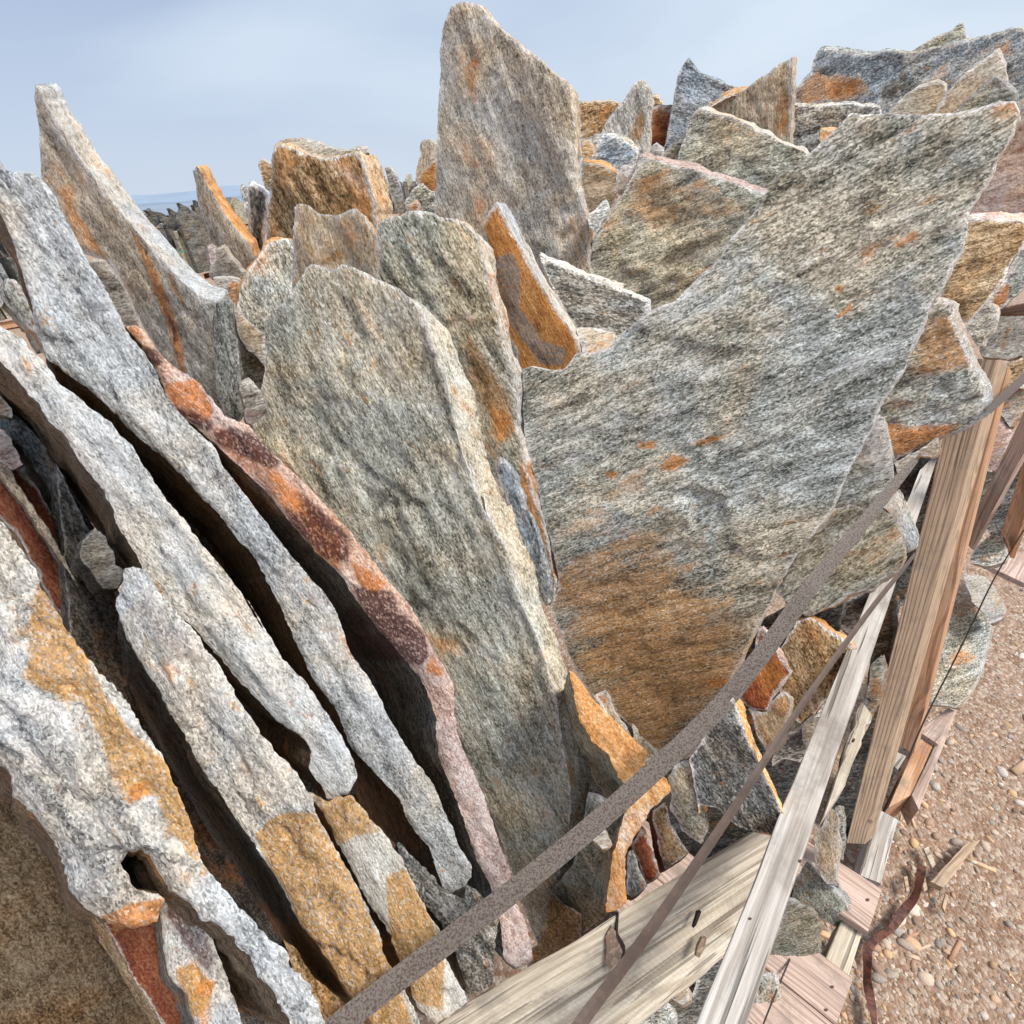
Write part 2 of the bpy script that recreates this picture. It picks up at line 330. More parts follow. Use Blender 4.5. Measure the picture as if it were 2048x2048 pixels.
# ------------------------------------------------------------------ stone builder
COUNT = [0]
def slab(label, outline, z, az=0, lean=15, shift=(6, -4), dd=.03, mats=(GREY, EDGEG), streak=None, strip=False,
         jag=2.2, sp=None, amp=1.0, crown=0., stains=(), steps=(), rustbg=.18, bright=1.0, gs=None, group='stone slabs packed on edge in the crate',
         name='flat_stone', cat='stone slab', K=None, plane=None, rim=1.0, seed=None, ledge=1.0):
    COUNT[0] += 1; sd = seed or COUNT[0] * 7 + 3
    px = P(outline) if isinstance(outline, str) else outline
    if sp is None: sp = 6.0
    # resample + ragged outline
    pts = []
    n = len(px)
    for i in range(n):
        a, b = px[i], px[(i + 1) % n]; L = np.linalg.norm(b - a); k = max(1, int(round(L / sp)))
        for j in range(k): pts.append(a + (b - a) * j / k)
    q = np.array(pts)
    # light smoothing of the corners
    q = .10 * np.roll(q, 1, 0) + .8 * q + .10 * np.roll(q, -1, 0)
    tg = np.roll(q, -1, 0) - np.roll(q, 1, 0); tg /= np.maximum(np.linalg.norm(tg, axis=1), 1e-6)[:, None]
    nr = np.stack([tg[:, 1], -tg[:, 0]], 1)
    c3 = np.concatenate([q / 34., np.full((len(q), 1), sd * 1.7)], 1)
    dis = fbm(c3, sd, 2, .6) * jag * (.30 if strip else .6) + fbm(c3 * 3.1, sd + 5, 2, .8) * jag * (.85 if strip else .60) + np.round(fbm(c3 * 1.7, sd + 11, 2) * 1.6) * jag * .35
    q = q + nr * dis[:, None]
    area = .5 * np.sum(q[:, 0] * np.roll(q[:, 1], -1) - np.roll(q[:, 0], -1) * q[:, 1])
    if area < 0: q = q[::-1].copy()
    cxy = px.mean(0)
    # plane
    if plane is None:
        a, l = math.radians(az), math.radians(lean)
        r0 = ray(cxy[0], cxy[1]); base = math.atan2(-r0[0], -r0[1])     # direction back to the camera, horizontal
        hd = np.array([math.sin(a), -math.cos(a), 0])
        nv = hd * math.cos(l) + np.array([0, 0, 1]) * math.sin(l)
        p0 = r0 * z
    else:
        p0, nv = plane; p0 = np.asarray(p0) - CAM; nv = np.asarray(nv, float); nv /= np.linalg.norm(nv)
        r0 = ray(cxy[0], cxy[1]); z = (p0 @ nv) / (r0 @ nv); p0 = r0 * z
    def onplane(xy):
        r = ray(xy[:, 0], xy[:, 1]); den = r @ nv
        t = (p0 @ nv) / den
        return r * t[:, None], t
    O3, tt = onplane(q)
    if tt.min() < .15 or tt.max() > 4 * z: print('WARN slab plane', label, tt.min(), tt.max(), z)
    e = ray(cxy[0] + shift[0], cxy[1] + shift[1]) * (z + dd) - ray(cxy[0], cxy[1]) * z
    if gs is None: gs = min(1.15, max(.30, .56 / z))
    # basis of outline plane
    d = ray(cxy[0] + 5, cxy[1]); d = d * ((p0 @ nv) / (d @ nv)) - p0; U = d - nv * (d @ nv); U /= np.linalg.norm(U); Vv = np.cross(nv, U)
    uv = np.stack([(O3 - p0) @ U, (O3 - p0) @ Vv], 1)
    # interior sample points (jittered, in image spacing so that near slabs are finer)
    rng = np.random.default_rng(sd)
    g = sp * 1.25
    x0, y0 = q.min(0); x1, y1 = q.max(0)
    gx, gy = np.meshgrid(np.arange(x0, x1, g), np.arange(y0, y1, g))
    gp = np.stack([gx.ravel(), gy.ravel()], 1) + rng.uniform(-.38, .38, (gx.size, 2)) * g
    ds = sdist(gp, q); gp = gp[ds > g * .55]
    if len(gp):
        G3, _ = onplane(gp); guv = np.stack([(G3 - p0) @ U, (G3 - p0) @ Vv], 1)
        alluv = np.concatenate([uv, guv]); allpx = np.concatenate([q, gp])
    else: alluv = uv; allpx = q
    nq = len(q)
    ccw = .5 * np.sum(uv[:, 0] * np.roll(uv[:, 1], -1) - np.roll(uv[:, 0], -1) * uv[:, 1]) > 0
    edges = [(i, (i + 1) % nq) for i in range(nq)]
    res = delaunay_2d_cdt([Vector(p) for p in alluv], edges, [], 1, 1e-7)
    vv = np.array([list(p) for p in res[0]]); tris = [list(f) for f in res[2]]
    ov = res[3]
    vpx = np.array([allpx[o[0]] if o else (np.nan, np.nan) for o in ov])
    bad = np.isnan(vpx[:, 0])
    for i in np.where(bad)[0]:
        vpx[i] = allpx[np.argmin(((alluv - vv[i]) ** 2).sum(1))]
    # relief
    mpx = z / F_PX
    scl = min(1.6, max(.8, z / .6))
    # streak frame
    if streak is None: streak = (1, -.25)
    sdv = ray(cxy[0] + streak[0] * 10, cxy[1] + streak[1] * 10); sdv = sdv * ((p0 @ nv) / (sdv @ nv)) - p0
    if strip:
        c = px - cxy; ev, evec = np.linalg.eigh(c.T @ c); ld = evec[:, 1]
        if streak != (1, -.25): ld = np.array(streak, float)
        s1 = ray(cxy[0] + ld[0] * 10, cxy[1] + ld[1] * 10); s1 = s1 * ((p0 @ nv) / (s1 @ nv)) - p0
        X = s1 / np.linalg.norm(s1); Zl = np.cross(X, e); Zl /= np.linalg.norm(Zl); X = X / np.linalg.norm(X); Y = np.cross(Zl, X)
    else:
        X = sdv / np.linalg.norm(sdv); Zl = nv; Y = np.cross(Zl, X)
    frame = np.stack([X, Y, Zl], 1)
    def relief(uv_, px_):
        w3 = uv_[:, :1] * U + uv_[:, 1:] * Vv
        lx = w3 @ X; ly = w3 @ (Y if not strip else Zl)
        s = np.full(len(uv_), sd * 3.3)
        D = (.0050 if strip else .0034) * scl * amp * fbm(np.stack([lx * 5, ly * 8, s], 1), sd, 3)
        # foliation plates: terraces
        t = 2.2 * fbm(np.stack([lx * 4.5, ly * (26 if strip else 11), s], 1), sd + 9, 4, .55); fr = t - np.floor(t)
        D = D + .0027 * scl * amp * ledge * (np.floor(t) + np.clip((fr - .90) / .10, 0, 1))
        D = D + (.0019 if strip else .0013) * scl * amp * fbm(np.stack([lx * 42, ly * 95, s], 1), sd + 3, 3, .65)
        if strip:
            tl = 3.0 * fbm(np.stack([lx * 2.2, ly * 70, s], 1), sd + 41, 3, .5); D = D + .0011 * amp * (np.floor(tl) + np.clip((tl - np.floor(tl) - .88) / .12, 0, 1))
        if strip: D = D + .0040 * amp * chips(lx * 15 + .7 * fbm(np.stack([lx * 9, ly * 20, s], 1), sd, 2), ly * 42, sd + 21) + .0014 * amp * chips(lx * 40, ly * 95, sd + 22)
        else: D = D + .0011 * scl * amp * chips(lx * 9 + .8 * fbm(np.stack([lx * 9, ly * 12, s], 1), sd, 2), ly * 17, sd + 21) + .0008 * scl * amp * chips(lx * 26, ly * 50, sd + 22)
        dr = np.maximum(sdist(px_, q), 0) * mpx
        D = D * (.22 + .78 * (1 - np.exp(-dr / (.022 * scl))))
        cham = (.0018 + .0016 * vnoise(np.stack([lx * 30, ly * 30, s], 1), sd + 4)) * rim * scl
        D = D - cham * np.exp(-dr / (.0035 * scl))
        if crown: D = D + crown * .28 * (1 - np.exp(-dr / (crown * .45)))
        for poly, hgt in steps:
            s_ = sdist(px_, P(poly) if isinstance(poly, str) else poly) + 6 * fbm(np.stack([px_[:, 0] / 20, px_[:, 1] / 20, s], 1), sd + 8, 3)
            D = D + hgt * np.clip(.5 + s_ / 8, 0, 1)
        return D
    Df = relief(vv, vpx)
    Vf = p0 + vv[:, :1] * U + vv[:, 1:] * Vv + nv * Df[:, None]
    Dq = relief(uv, q)
    ring0 = p0 + uv[:, :1] * U + uv[:, 1:] * Vv
    elen = np.linalg.norm(e)
    if K is None: K = int(min(14, max(4, elen / (.008 * scl))))
    outn = tg @ np.array([[0, -1], [1, 0]])
    du = np.roll(uv, -1, 0) - np.roll(uv, 1, 0); du /= np.maximum(np.linalg.norm(du, axis=1), 1e-9)[:, None]
    on2 = np.stack([du[:, 1], -du[:, 0]], 1) * (1 if ccw else -1)
    on3 = on2[:, :1] * U + on2[:, 1:] * Vv
    rings = []
    wamp = (.0034 * scl if not strip else .0032) * max(.5, min(1.4, jag / 2.2))
    for k in range(K + 1):
        f = k / K
        p = ring0 + e * f + nv * (Dq * (1 - f) ** 2)[:, None]
        if k:
            c = p * np.array([1, 1, 1]); lam_ = vnoise(np.stack([(c @ X) * 24, (c @ Y) * 24, np.full(nq, k * 7.3 + sd)], 1), sd + 2) if not strip else fbm(c * 26, sd + 2, 2)
            off = lam_ * wamp + fbm(c * 60, sd + 6, 2, .6) * wamp * .35
            if not strip: off = off - (.0 if k < K else .004)
            p = p + on3 * off[:, None]
        rings.append(p)
    nf = len(Vf); V = [Vf] + rings; Fc = []; mi = []
    # winding so that normals look out: front faces toward -e side
    for t in tris:
        a_, b_, c_ = vv[t[0]], vv[t[1]], vv[t[2]]
        cr_ = (b_[0] - a_[0]) * (c_[1] - a_[1]) - (b_[1] - a_[1]) * (c_[0] - a_[0])
        Fc.append(t if cr_ > 0 else t[::-1]); mi.append(0)
    for k in range(K):
        o0 = nf + k * nq; o1 = o0 + nq
        for i in range(nq):
            j = (i + 1) % nq
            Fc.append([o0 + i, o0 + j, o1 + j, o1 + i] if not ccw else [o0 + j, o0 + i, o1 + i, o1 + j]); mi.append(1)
    # back face: planar outline only
    nb = nf + (K + 1) * nq
    mp = {}
    near_q = {}
    for idx, o in enumerate(ov):
        for oo in o:
            if oo < nq: near_q[idx] = oo
    Vb = p0 + vv[:, :1] * U + vv[:, 1:] * Vv + e
    for idx, oo in near_q.items(): Vb[idx] = rings[-1][oo]
    V.append(Vb)
    base_n = nb
    for t in list(Fc[:len(tris)]):
        Fc.append([base_n + i for i in t[::-1]]); mi.append(0 if not strip else 1)
    V = np.concatenate(V) + CAM
    ctr = p0 + CAM
    o = link_mesh(name, V, Fc, mats, matidx=mi, loc=ctr, frame=frame)
    # stain masks
    allp = np.concatenate([vpx] + [q] * (K + 1) + [vpx])
    mask = np.zeros((len(allp), 4), np.float32)
    for st in stains:
        ch = 'RGBA'.index(st[0]); poly = P(st[1]) if isinstance(st[1], str) else st[1]; soft = st[2] if len(st) > 2 else 14; strg = st[3] if len(st) > 3 else 1
        s_ = sdist(allp, poly); mask[:, ch] = np.maximum(mask[:, ch], strg * np.clip(.5 + s_ / (2 * soft), 0, 1))
    if not strip:       # paler rim: chipped mineral, plus a bright edge halo put into the colour
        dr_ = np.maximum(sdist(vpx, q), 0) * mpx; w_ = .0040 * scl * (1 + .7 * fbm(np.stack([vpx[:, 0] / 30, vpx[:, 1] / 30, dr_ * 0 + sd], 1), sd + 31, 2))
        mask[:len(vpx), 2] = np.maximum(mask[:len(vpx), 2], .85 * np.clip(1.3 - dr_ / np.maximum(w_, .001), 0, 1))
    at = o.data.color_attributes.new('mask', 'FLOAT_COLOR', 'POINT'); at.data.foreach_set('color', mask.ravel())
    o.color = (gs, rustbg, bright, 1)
    if any(w_ in label for w_ in ('gravel', 'far crate', 'leaning slab')): group = None
    tag(o, label, cat, group, 'thing')
    return o

# ------------------------------------------------------------------ ground, hills
def ground_mat():
    m = bpy.data.materials.new("gravel_ground"); m.use_nodes = True; nt = m.node_tree; b = nt.nodes['Principled BSDF']; L = nt.links.new
    tc = N(nt, "ShaderNodeTexCoord"); co = tc.outputs['Object']
    big = noise(nt, co, 3.0, 5, .6); fine = noise(nt, co, 160., 4, .7); mid = noise(nt, co, 28., 4, .65)
    vo = N(nt, "ShaderNodeTexVoronoi"); L(co, vo.inputs['Vector']); vo.inputs['Scale'].default_value = 120.
    vs = N(nt, "ShaderNodeSeparateColor"); L(vo.outputs['Color'], vs.inputs[0])
    c = mixc(nt, smooth(nt, big, .35, .65), (.35, .215, .14), (.43, .285, .20))
    c = mixc(nt, smooth(nt, mid, .45, .62), c, (.27, .155, .095))
    peb = mixc(nt, vs.outputs[0], (.24, .15, .10), (.66, .54, .43))
    c = mixc(nt, math_(nt, 'MULTIPLY', smooth(nt, vs.outputs[1], .45, .5), .75), c, peb)
    c = mixc(nt, smooth(nt, fine, .62, .75), c, (.58, .48, .39)); c = mixc(nt, smooth(nt, fine, .34, .24), c, (.11, .07, .05))
    L(c, b.inputs['Base Color']); b.inputs['Roughness'].default_value = .95
    h = math_(nt, 'ADD', math_(nt, 'MULTIPLY', vo.outputs['Distance'], -.8), math_(nt, 'MULTIPLY', fine, .7)); h = math_(nt, 'ADD', h, math_(nt, 'MULTIPLY', mid, 1.5))
    bp = N(nt, "ShaderNodeBump"); bp.inputs['Distance'].default_value = .006; L(h, bp.inputs['Height']); L(bp.outputs[0], b.inputs['Normal'])
    return m
GM = ground_mat()
def build_ground():
    # one sheet: fine grid near the crate, growing cells toward the horizon
    def axis(lo, hi):
        a = list(np.arange(lo, hi, .025)); s = .03; x = hi
        while x < 900: a.append(x); s *= 1.35; x += s
        s = .03; x = lo
        while x > -900: s *= 1.35; x -= s; a.insert(0, x)
        return np.array(a)
    ax = axis(.2, 3.6); ay = axis(-.3, 3.8)
    X, Y = np.meshgrid(ax, ay)
    Z = .012 * fbm(np.stack([X * 1.6, Y * 1.6, X * 0], -1), 3, 3) + .004 * fbm(np.stack([X * 12, Y * 12, X * 0], -1), 5, 2)
    Z *= np.exp(-np.hypot(X, Y) / 40)
    V = np.stack([X, Y, Z - .008], -1).reshape(-1, 3); nx = len(ax); F = []
    for j in range(len(ay) - 1):
        for i in range(nx - 1): a = j * nx + i; F.append([a, a + 1, a + nx + 1, a + nx])
    o = link_mesh('ground', V, F, [GM]); tag(o, kind='structure', label='brown gravelly ground of the stone yard', cat='ground')
build_ground()
def ground_z(x, y):
    p = np.array([[x * 1.6, y * 1.6, 0.]]); q = np.array([[x * 12, y * 12, 0.]])
    return float((.012 * fbm(p, 3, 3) + .004 * fbm(q, 5, 2))[0] * math.exp(-math.hypot(x, y) / 40)) - .008

def vcol_mat(name, rough=.85, bump=.0006):
    m = bpy.data.materials.new(name); m.use_nodes = True; nt = m.node_tree; b = nt.nodes['Principled BSDF']
    a = N(nt, "ShaderNodeAttribute", attribute_name='tint'); tc = N(nt, "ShaderNodeTexCoord"); n = noise(nt, tc.outputs['Object'], 300., 4, .7)
    s = N(nt, "ShaderNodeVectorMath", operation='SCALE'); nt.links.new(a.outputs['Color'], s.inputs[0]); nt.links.new(math_(nt, 'ADD', .55, math_(nt, 'MULTIPLY', n, .9)), s.inputs[3])
    nt.links.new(s.outputs[0], b.inputs['Base Color']); b.inputs['Roughness'].default_value = rough
    bp = N(nt, "ShaderNodeBump"); bp.inputs['Distance'].default_value = bump; nt.links.new(n, bp.inputs['Height']); nt.links.new(bp.outputs[0], b.inputs['Normal'])
    return m
VC = vcol_mat('pebble')
def ico(sub=1):
    import bmesh
    bm = bmesh.new(); bmesh.ops.create_icosphere(bm, subdivisions=sub, radius=1); bm.verts.ensure_lookup_table()
    V = np.array([v.co[:] for v in bm.verts]); F = np.array([[v.index for v in f.verts] for f in bm.faces]); bm.free(); return V, F
def scatter():
    rng = np.random.default_rng(5); IV, IF = ico(2); BX = np.array([[x, y, z] for z in (-1, 1) for y in (-1, 1) for x in (-1, 1)], float)
    BF = np.array([[0, 2, 3], [0, 3, 1], [4, 5, 7], [4, 7, 6], [0, 1, 5], [0, 5, 4], [2, 6, 7], [2, 7, 3], [0, 4, 6], [0, 6, 2], [1, 3, 7], [1, 7, 5]])
    Vs, Fs, Cs = [], [], []; n = 0
    pal = np.array([(.62, .55, .47), (.50, .42, .35), (.42, .30, .22), (.36, .33, .30), (.66, .60, .55), (.55, .38, .26), (.30, .22, .17), (.48, .46, .44), (.60, .42, .25)])
    def z_(xy):
        X, Y = xy[:, 0], xy[:, 1]
        return (.012 * fbm(np.stack([X * 1.6, Y * 1.6, X * 0], -1), 3, 3) + .004 * fbm(np.stack([X * 12, Y * 12, X * 0], -1), 5, 2)) * np.exp(-np.hypot(X, Y) / 40) - .008
    cnt = 19000
    # log-distance distribution along the visible wedge
    t = rng.uniform(0, 1, cnt) ** 1.6; dist = .55 + 3.2 * t; ang = rng.uniform(-20, 62, cnt)
    xy = np.stack([dist * np.cos(np.radians(ang)), dist * np.sin(np.radians(ang))], 1)
    keep = (xy[:, 0] - xy[:, 1]) > .10
    xy = xy[keep]; zz = z_(xy)
    cl = fbm(np.stack([xy[:, 0] * 5, xy[:, 1] * 5, zz * 0], 1), 77, 3)
    for k in range(len(xy)):
        r = .0026 * math.exp(rng.normal(0, .58)) * (1.35 if cl[k] > .0 else .9); chip = rng.uniform() < .028
        if rng.uniform() < .010: r *= 2.2
        r = min(r, .013)
        if chip:
            B = BX * np.array([r * rng.uniform(2.5, 6), r * rng.uniform(.5, .9), r * .3]); F_ = BF; c = np.array([(.66, .44, .27), (.60, .42, .30), (.45, .26, .16)][rng.integers(3)])
        else:
            B = IV * np.array([r * rng.uniform(.9, 1.6), r * rng.uniform(.7, 1.1), r * rng.uniform(.45, .8)]); B = B * (1 + .16 * rng.standard_normal((len(B), 1)) * .5)
            F_ = IF; c = pal[rng.integers(len(pal))] * rng.uniform(.6, 1.15) * np.array([1.03, .96, .88])
        a = rng.uniform(0, 6.28); tlt = rng.normal(0, .25); ca, sa = math.cos(a), math.sin(a); ct, st_ = math.cos(tlt), math.sin(tlt)
        Rm = np.array([[ca, -sa, 0], [sa, ca, 0], [0, 0, 1]]) @ np.array([[1, 0, 0], [0, ct, -st_], [0, st_, ct]])
        Vs.append(B @ Rm.T + np.array([xy[k, 0], xy[k, 1], zz[k] + r * (rng.uniform(-.25, .2) if not chip else .25)])); Fs.append(F_ + n); n += len(B); Cs.append(np.tile(np.append(c, 1), (len(B), 1)))
    V = np.concatenate(Vs); F = np.concatenate(Fs); C = np.concatenate(Cs)
    o = link_mesh('gravel', V, F.tolist(), [VC]); a = o.data.color_attributes.new('tint', 'FLOAT_COLOR', 'POINT'); a.data.foreach_set('color', C.astype(np.float32).ravel())
    tag(o, 'loose pebbles and wood chips scattered over the brown ground', 'gravel', kind='stuff')
scatter()

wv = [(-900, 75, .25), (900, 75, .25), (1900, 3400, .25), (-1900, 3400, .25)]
o = link_mesh('valley', wv, [[0, 1, 2, 3]], [simple('far_haze', (.22, .27, .33), .9, 0, .01, (.25, .30, .37), .4, .6)], smooth=False); tag(o, 'pale blue water in the distance', 'valley', kind='structure')  # flat sheet over the far ground, valley haze painted as pale blue
# distant hills, their haze painted in as blue colour
def hills():
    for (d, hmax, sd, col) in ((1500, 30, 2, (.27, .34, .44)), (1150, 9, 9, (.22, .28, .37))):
        th = np.linspace(-1.9, 1.9, 240); V = []; F = []
        for i, t in enumerate(th):
            h = hmax * (.55 + .4 * float(fbm(np.array([[t * 5, sd, 0.]]), sd, 4)[0])); 
            for (rr, hh) in ((d - 250, -1), (d, max(h, .5)), (d + 400, -1)): V.append((rr * math.sin(t), rr * math.cos(t), hh))
        for i in range(len(th) - 1):
            for k in (0, 1): a = i * 3 + k; F.append([a, a + 3, a + 4, a + 1])
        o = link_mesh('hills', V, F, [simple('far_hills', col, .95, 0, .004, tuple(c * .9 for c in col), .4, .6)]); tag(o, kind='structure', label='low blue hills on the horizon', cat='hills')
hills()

# ------------------------------------------------------------------ boards and bands
def prism(name, quad, e, mat, parent=None, jag=.0, label=None, cat=None, group=None, nseg=24, long_axis=0, seed=1, bev=.002):
    """board from a world-space quad (a,b,c,d; a->b along the grain) thickened by e, long edges slightly worn"""
    q = np.array(quad, float); e = np.array(e, float)
    a, b, c, d = q; X = (b - a) + (c - d); X /= np.linalg.norm(X); Nn = -e / np.linalg.norm(e); Y = np.cross(Nn, X); Y /= np.linalg.norm(Y); Nn = np.cross(X, Y)
    fr = np.stack([X, Y, Nn], 1); rng = np.random.default_rng(seed)
    V = []; F = []
    prof_n = 8
    for i in range(nseg + 1):
        t = i / nseg; p0 = a + (b - a) * t; p1 = d + (c - d) * t; wv = p1 - p0; wl = np.linalg.norm(wv); wd = wv / wl; th = np.linalg.norm(e); ed = e / th
        s = float(vnoise(np.array([[t * 9, seed, 0.]]), seed)[0]) * jag; s2 = float(vnoise(np.array([[t * 11, seed, 5.]]), seed + 1)[0]) * jag
        bb = bev * (1 + .5 * float(vnoise(np.array([[t * 20, seed, 9.]]), seed)[0]))
        p0 = p0 + wd * s; p1 = p1 + wd * s2
        for (w_, t_) in ((0, bb), (bb, 0), (None, 0), (0.0001, bb), (0.0001, th - bb), (None, th), (bb, th), (0, th - bb)):
            pass
        ring = [p0 + wd * bb, p1 - wd * bb, p1 + ed * bb, p1 + ed * (th - bb), p1 - wd * bb + ed * th, p0 + wd * bb + ed * th, p0 + ed * (th - bb), p0 + ed * bb]
        V += ring
    for i in range(nseg):
        for k in range(8):
            l = (k + 1) % 8; F.append([i * 8 + k, i * 8 + l, (i + 1) * 8 + l, (i + 1) * 8 + k])
    F.append(list(range(7, -1, -1))); F.append([nseg * 8 + k for k in range(8)])
    V = np.array(V); ctr = V.mean(0)
    # orient outward
    c0 = V[F[0]].mean(0); n0 = np.cross(V[F[0][1]] - V[F[0][0]], V[F[0][2]] - V[F[0][1]])
    if n0 @ (c0 - V[:8].mean(0)) < 0: F = [f[::-1] for f in F]
    o = link_mesh(name, V, F, [mat], parent=parent, smooth=False, loc=ctr, frame=fr)
    tag(o, label, cat, group); return o
def empty(name, loc, label, cat, group=None):
    o = bpy.data.objects.new(name, None); sc.collection.objects.link(o); o.location = Vector(loc); o.empty_display_size = .1
    bpy.context.view_layer.update()
    o.matrix_world = Matrix.Translation(Vector(loc)); return tag(o, label, cat, group)
def hz(reg, h): # corners on a horizontal plane
    p = P(reg); return at_h(p[:, 0], p[:, 1], h)
def dz(reg, zs): # corners at given camera depths
    p = P(reg); return CAM + ray(p[:, 0], p[:, 1]) * np.array(zs)[:, None]
DN = np.array([0, 0, -1.0]); SIDE = np.array([.70, .714, 0]); INN = np.array([-.714, .70, 0])

crate = empty('wooden_crate', (.45, .45, 0), 'weathered timber crate on a pallet holding the nearest heap of stone slabs', 'crate')
# long pale side rail, cream front rail, posts
prism('side_rail', hz('S:1356,2130 S:1840,940 S:1880,900 S:1466,2130', .86), DN * .045 - INN * .004, W_WHITE, crate, jag=.002, seed=3, nseg=60)
prism('front_rail', dz('S:760,2115 S:1552,1632 S:1535,1850 S:1150,2150', [.60, .69, .71, .62]), DN * .05 + INN * .012, W_CREAM, crate, jag=.004, seed=5, nseg=60, bev=.003)
prism('lower_side_rail', hz('G:740,1290 G:960,600 G:1022,680 G:862,1110', .852), DN * .03, W_CREAM, crate, jag=.003, seed=7)
def esh(x, y, z, dx, dy, dd): return (ray(x + dx, y + dy) * (z + dd) - ray(x, y) * z)
prism('post', dz('S:1692,1686 S:1924,713 S:1996,722 S:1730,1688', [1.21, .775, .765, 1.21]), esh(1960, 800, .78, 20, 8, .03), W_TAN, crate, seed=11, nseg=40)
prism('post', dz('S:1797,1490 S:1972,735 S:2018,735 S:1828,1507', [1.27, .83, .83, 1.27]), esh(1960, 800, .83, 8, 8, .03), W_ORANGE, crate, seed=12, nseg=40)
# pallet under the crate: boards across, stringer pieces between them
for k, (qd, h, th) in enumerate([
    ('H:480,1385 810,1640 915,1360 720,1230', .14, .02), ('H:820,650 840,990 1000,1090 1085,830', .14, .02), ('H:640,1660 560,2100 760,2100 800,1640', .14, .02)]):
    p = hz(qd, h)
    if k == 0: p = p[[0, 1, 2, 3]]
    # stretch the boards inward under the load
    a, b, c, d = (p if k == 0 else p)
    outa, outb = (p[1], p[2]) if k == 0 else ((p[2], p[3]) if k == 1 else (p[2], p[3]))
    L = 1.15
    prism('deck_board', [outa, outa + INN * L, outb + INN * L, outb], DN * th, W_PINK, crate, jag=.001, seed=20 + k)
prism('stringer', hz('G:950,1640 1060,1245 1180,1310 1080,1690', .115), DN * .09, W_WHITE, crate, seed=31)
prism('stringer', hz('H:750,1240 850,1000 972,1080 880,1365', .115), DN * .09, W_CREAM, crate, seed=32)
prism('stringer', hz('H:600,1634 640,1560 770,1634 700,1800', .115), DN * .09, W_CREAM, crate, seed=33)

# second crate further along the row
crate2 = empty('wooden_crate', (1.3, 1.3, 0), 'reddish timber crate and pallet further along the row at the right edge', 'crate')
prism('side_rail', dz('N:500,1650 980,640 980,960 560,1735', [1.35, .98, .98, 1.35]), esh(1980, 950, 1.1, 6, 8, .04), W_PINK, crate2, seed=41, nseg=40)
prism('post', dz('N:790,1600 990,960 990,1420 860,1800', [1.5, 1.15, 1.15, 1.5]), esh(2020, 1000, 1.3, 10, 4, .03), W_ORANGE, crate2, seed=42)
prism('top_board', dz('M:1610,1395 1960,1320 1960,1475 1600,1485', [.98, .95, .95, .98]), esh(2000, 610, 1, 2, 3, .03), W_BROWN, crate2, seed=43)
prism('deck_board', hz('N:690,1862 870,1740 990,1760 980,2000', .14), DN * .02, W_PINK, crate2, seed=44)
prism('deck_board', hz('G:1300,780 1480,640 1530,670 1420,860', .14), DN * .02, W_PINK, crate2, seed=45)
prism('stringer', hz('G:1120,1240 1300,830 1395,860 1262,1160', .125), DN * .10, W_ORANGE, crate2, seed=46)
prism('outer_strip', hz('G:1262,1160 1500,660 1540,640 1305,1250', .13), DN * .08, W_PINK, crate2, seed=47)
prism('block', hz('G:1100,950 1160,900 1230,930 1180,1010', .155), DN * .1, W_WHITE, crate2, seed=48)

# knots, cracks and nail heads let into the boards
KNOT = simple('knot', (.20, .13, .09), .8, 0, 120, (.34, .25, .18), .45, .6, .0006); CRACK = simple('crack', (.025, .018, .014), .9); NAIL = simple('nail', (.09, .05, .035), .6, .4)
def plate(name, reg, quad, mat, parent, lift=.0012):
    p = P(reg) if isinstance(reg, str) else reg; a, b, c, d = np.array(quad); n = np.cross(b - a, d - a); n /= np.linalg.norm(n)
    if n @ (a - CAM) > 0: n = -n
    rr = ray(p[:, 0], p[:, 1]); W = CAM + rr * (((a - CAM) @ n) / (rr @ n))[:, None]; m = len(W)
    V = np.concatenate([W + n * lift, W - n * .003]); ctr = V.mean(0)
    F = [list(range(m)), list(range(2 * m - 1, m - 1, -1))] + [[(k + 1) % m, k, m + k, m + (k + 1) % m] for k in range(m)]
    f0 = np.cross(V[1] - V[0], V[2] - V[1])
    if f0 @ n < 0: F = [f[::-1] for f in F]
    return link_mesh(name, V, F, [mat], parent=parent, smooth=False, loc=ctr, frame=np.eye(3))
def dot(x, y, rpx, quad, parent, mat=None, name='nail'):
    t = np.linspace(0, 2 * math.pi, 9)[:-1]; plate(name, np.stack([x + rpx * np.cos(t), y + rpx * .8 * np.sin(t)], 1), quad, mat or NAIL, parent)
QF = dz('S:760,2115 S:1552,1632 S:1535,1850 S:1150,2150', [.60, .69, .71, .62])
plate('knot', 'I:1135,1300 1165,1245 1195,1280 1222,1340 1228,1390 1210,1440 1150,1490 1132,1440 1140,1380', QF, KNOT, crate)
plate('crack', 'I:1198,1175 1206,1176 1202,1240 1200,1285 1240,1350 1240,1395 1222,1440 1228,1380 1192,1300 1190,1240', QF, CRACK, crate, .002)
plate('knot', 'I:1640,1360 1665,1310 1690,1310 1680,1370 1650,1420 1630,1410', QF, KNOT, crate)
plate('crack', 'I:1640,1170 1660,1165 1630,1240 1615,1255', QF, CRACK, crate, .002)
QS = hz('S:1353,2130 S:1838,965 S:1868,905 S:1474,2130', .86)
for (x, y) in ((1600, 1722), (1592, 1770), (1500, 1838), (1707, 1480)): dot(x, y, 3.2, QS, crate)
QP = dz('S:1692,1686 S:1924,713 S:1996,722 S:1730,1688', [1.21, .775, .765, 1.21])
for (x, y) in ((1826, 1335), (1740, 1642), (1813, 1190)): dot(x, y, 5, QP, crate, KNOT, 'knot')
QD = hz('H:480,1385 810,1640 915,1360 720,1230', .1402)
for (x, y) in ((1664, 1974), (1652, 2020), (1735, 1800)): dot(x, y, 4, QD, crate)
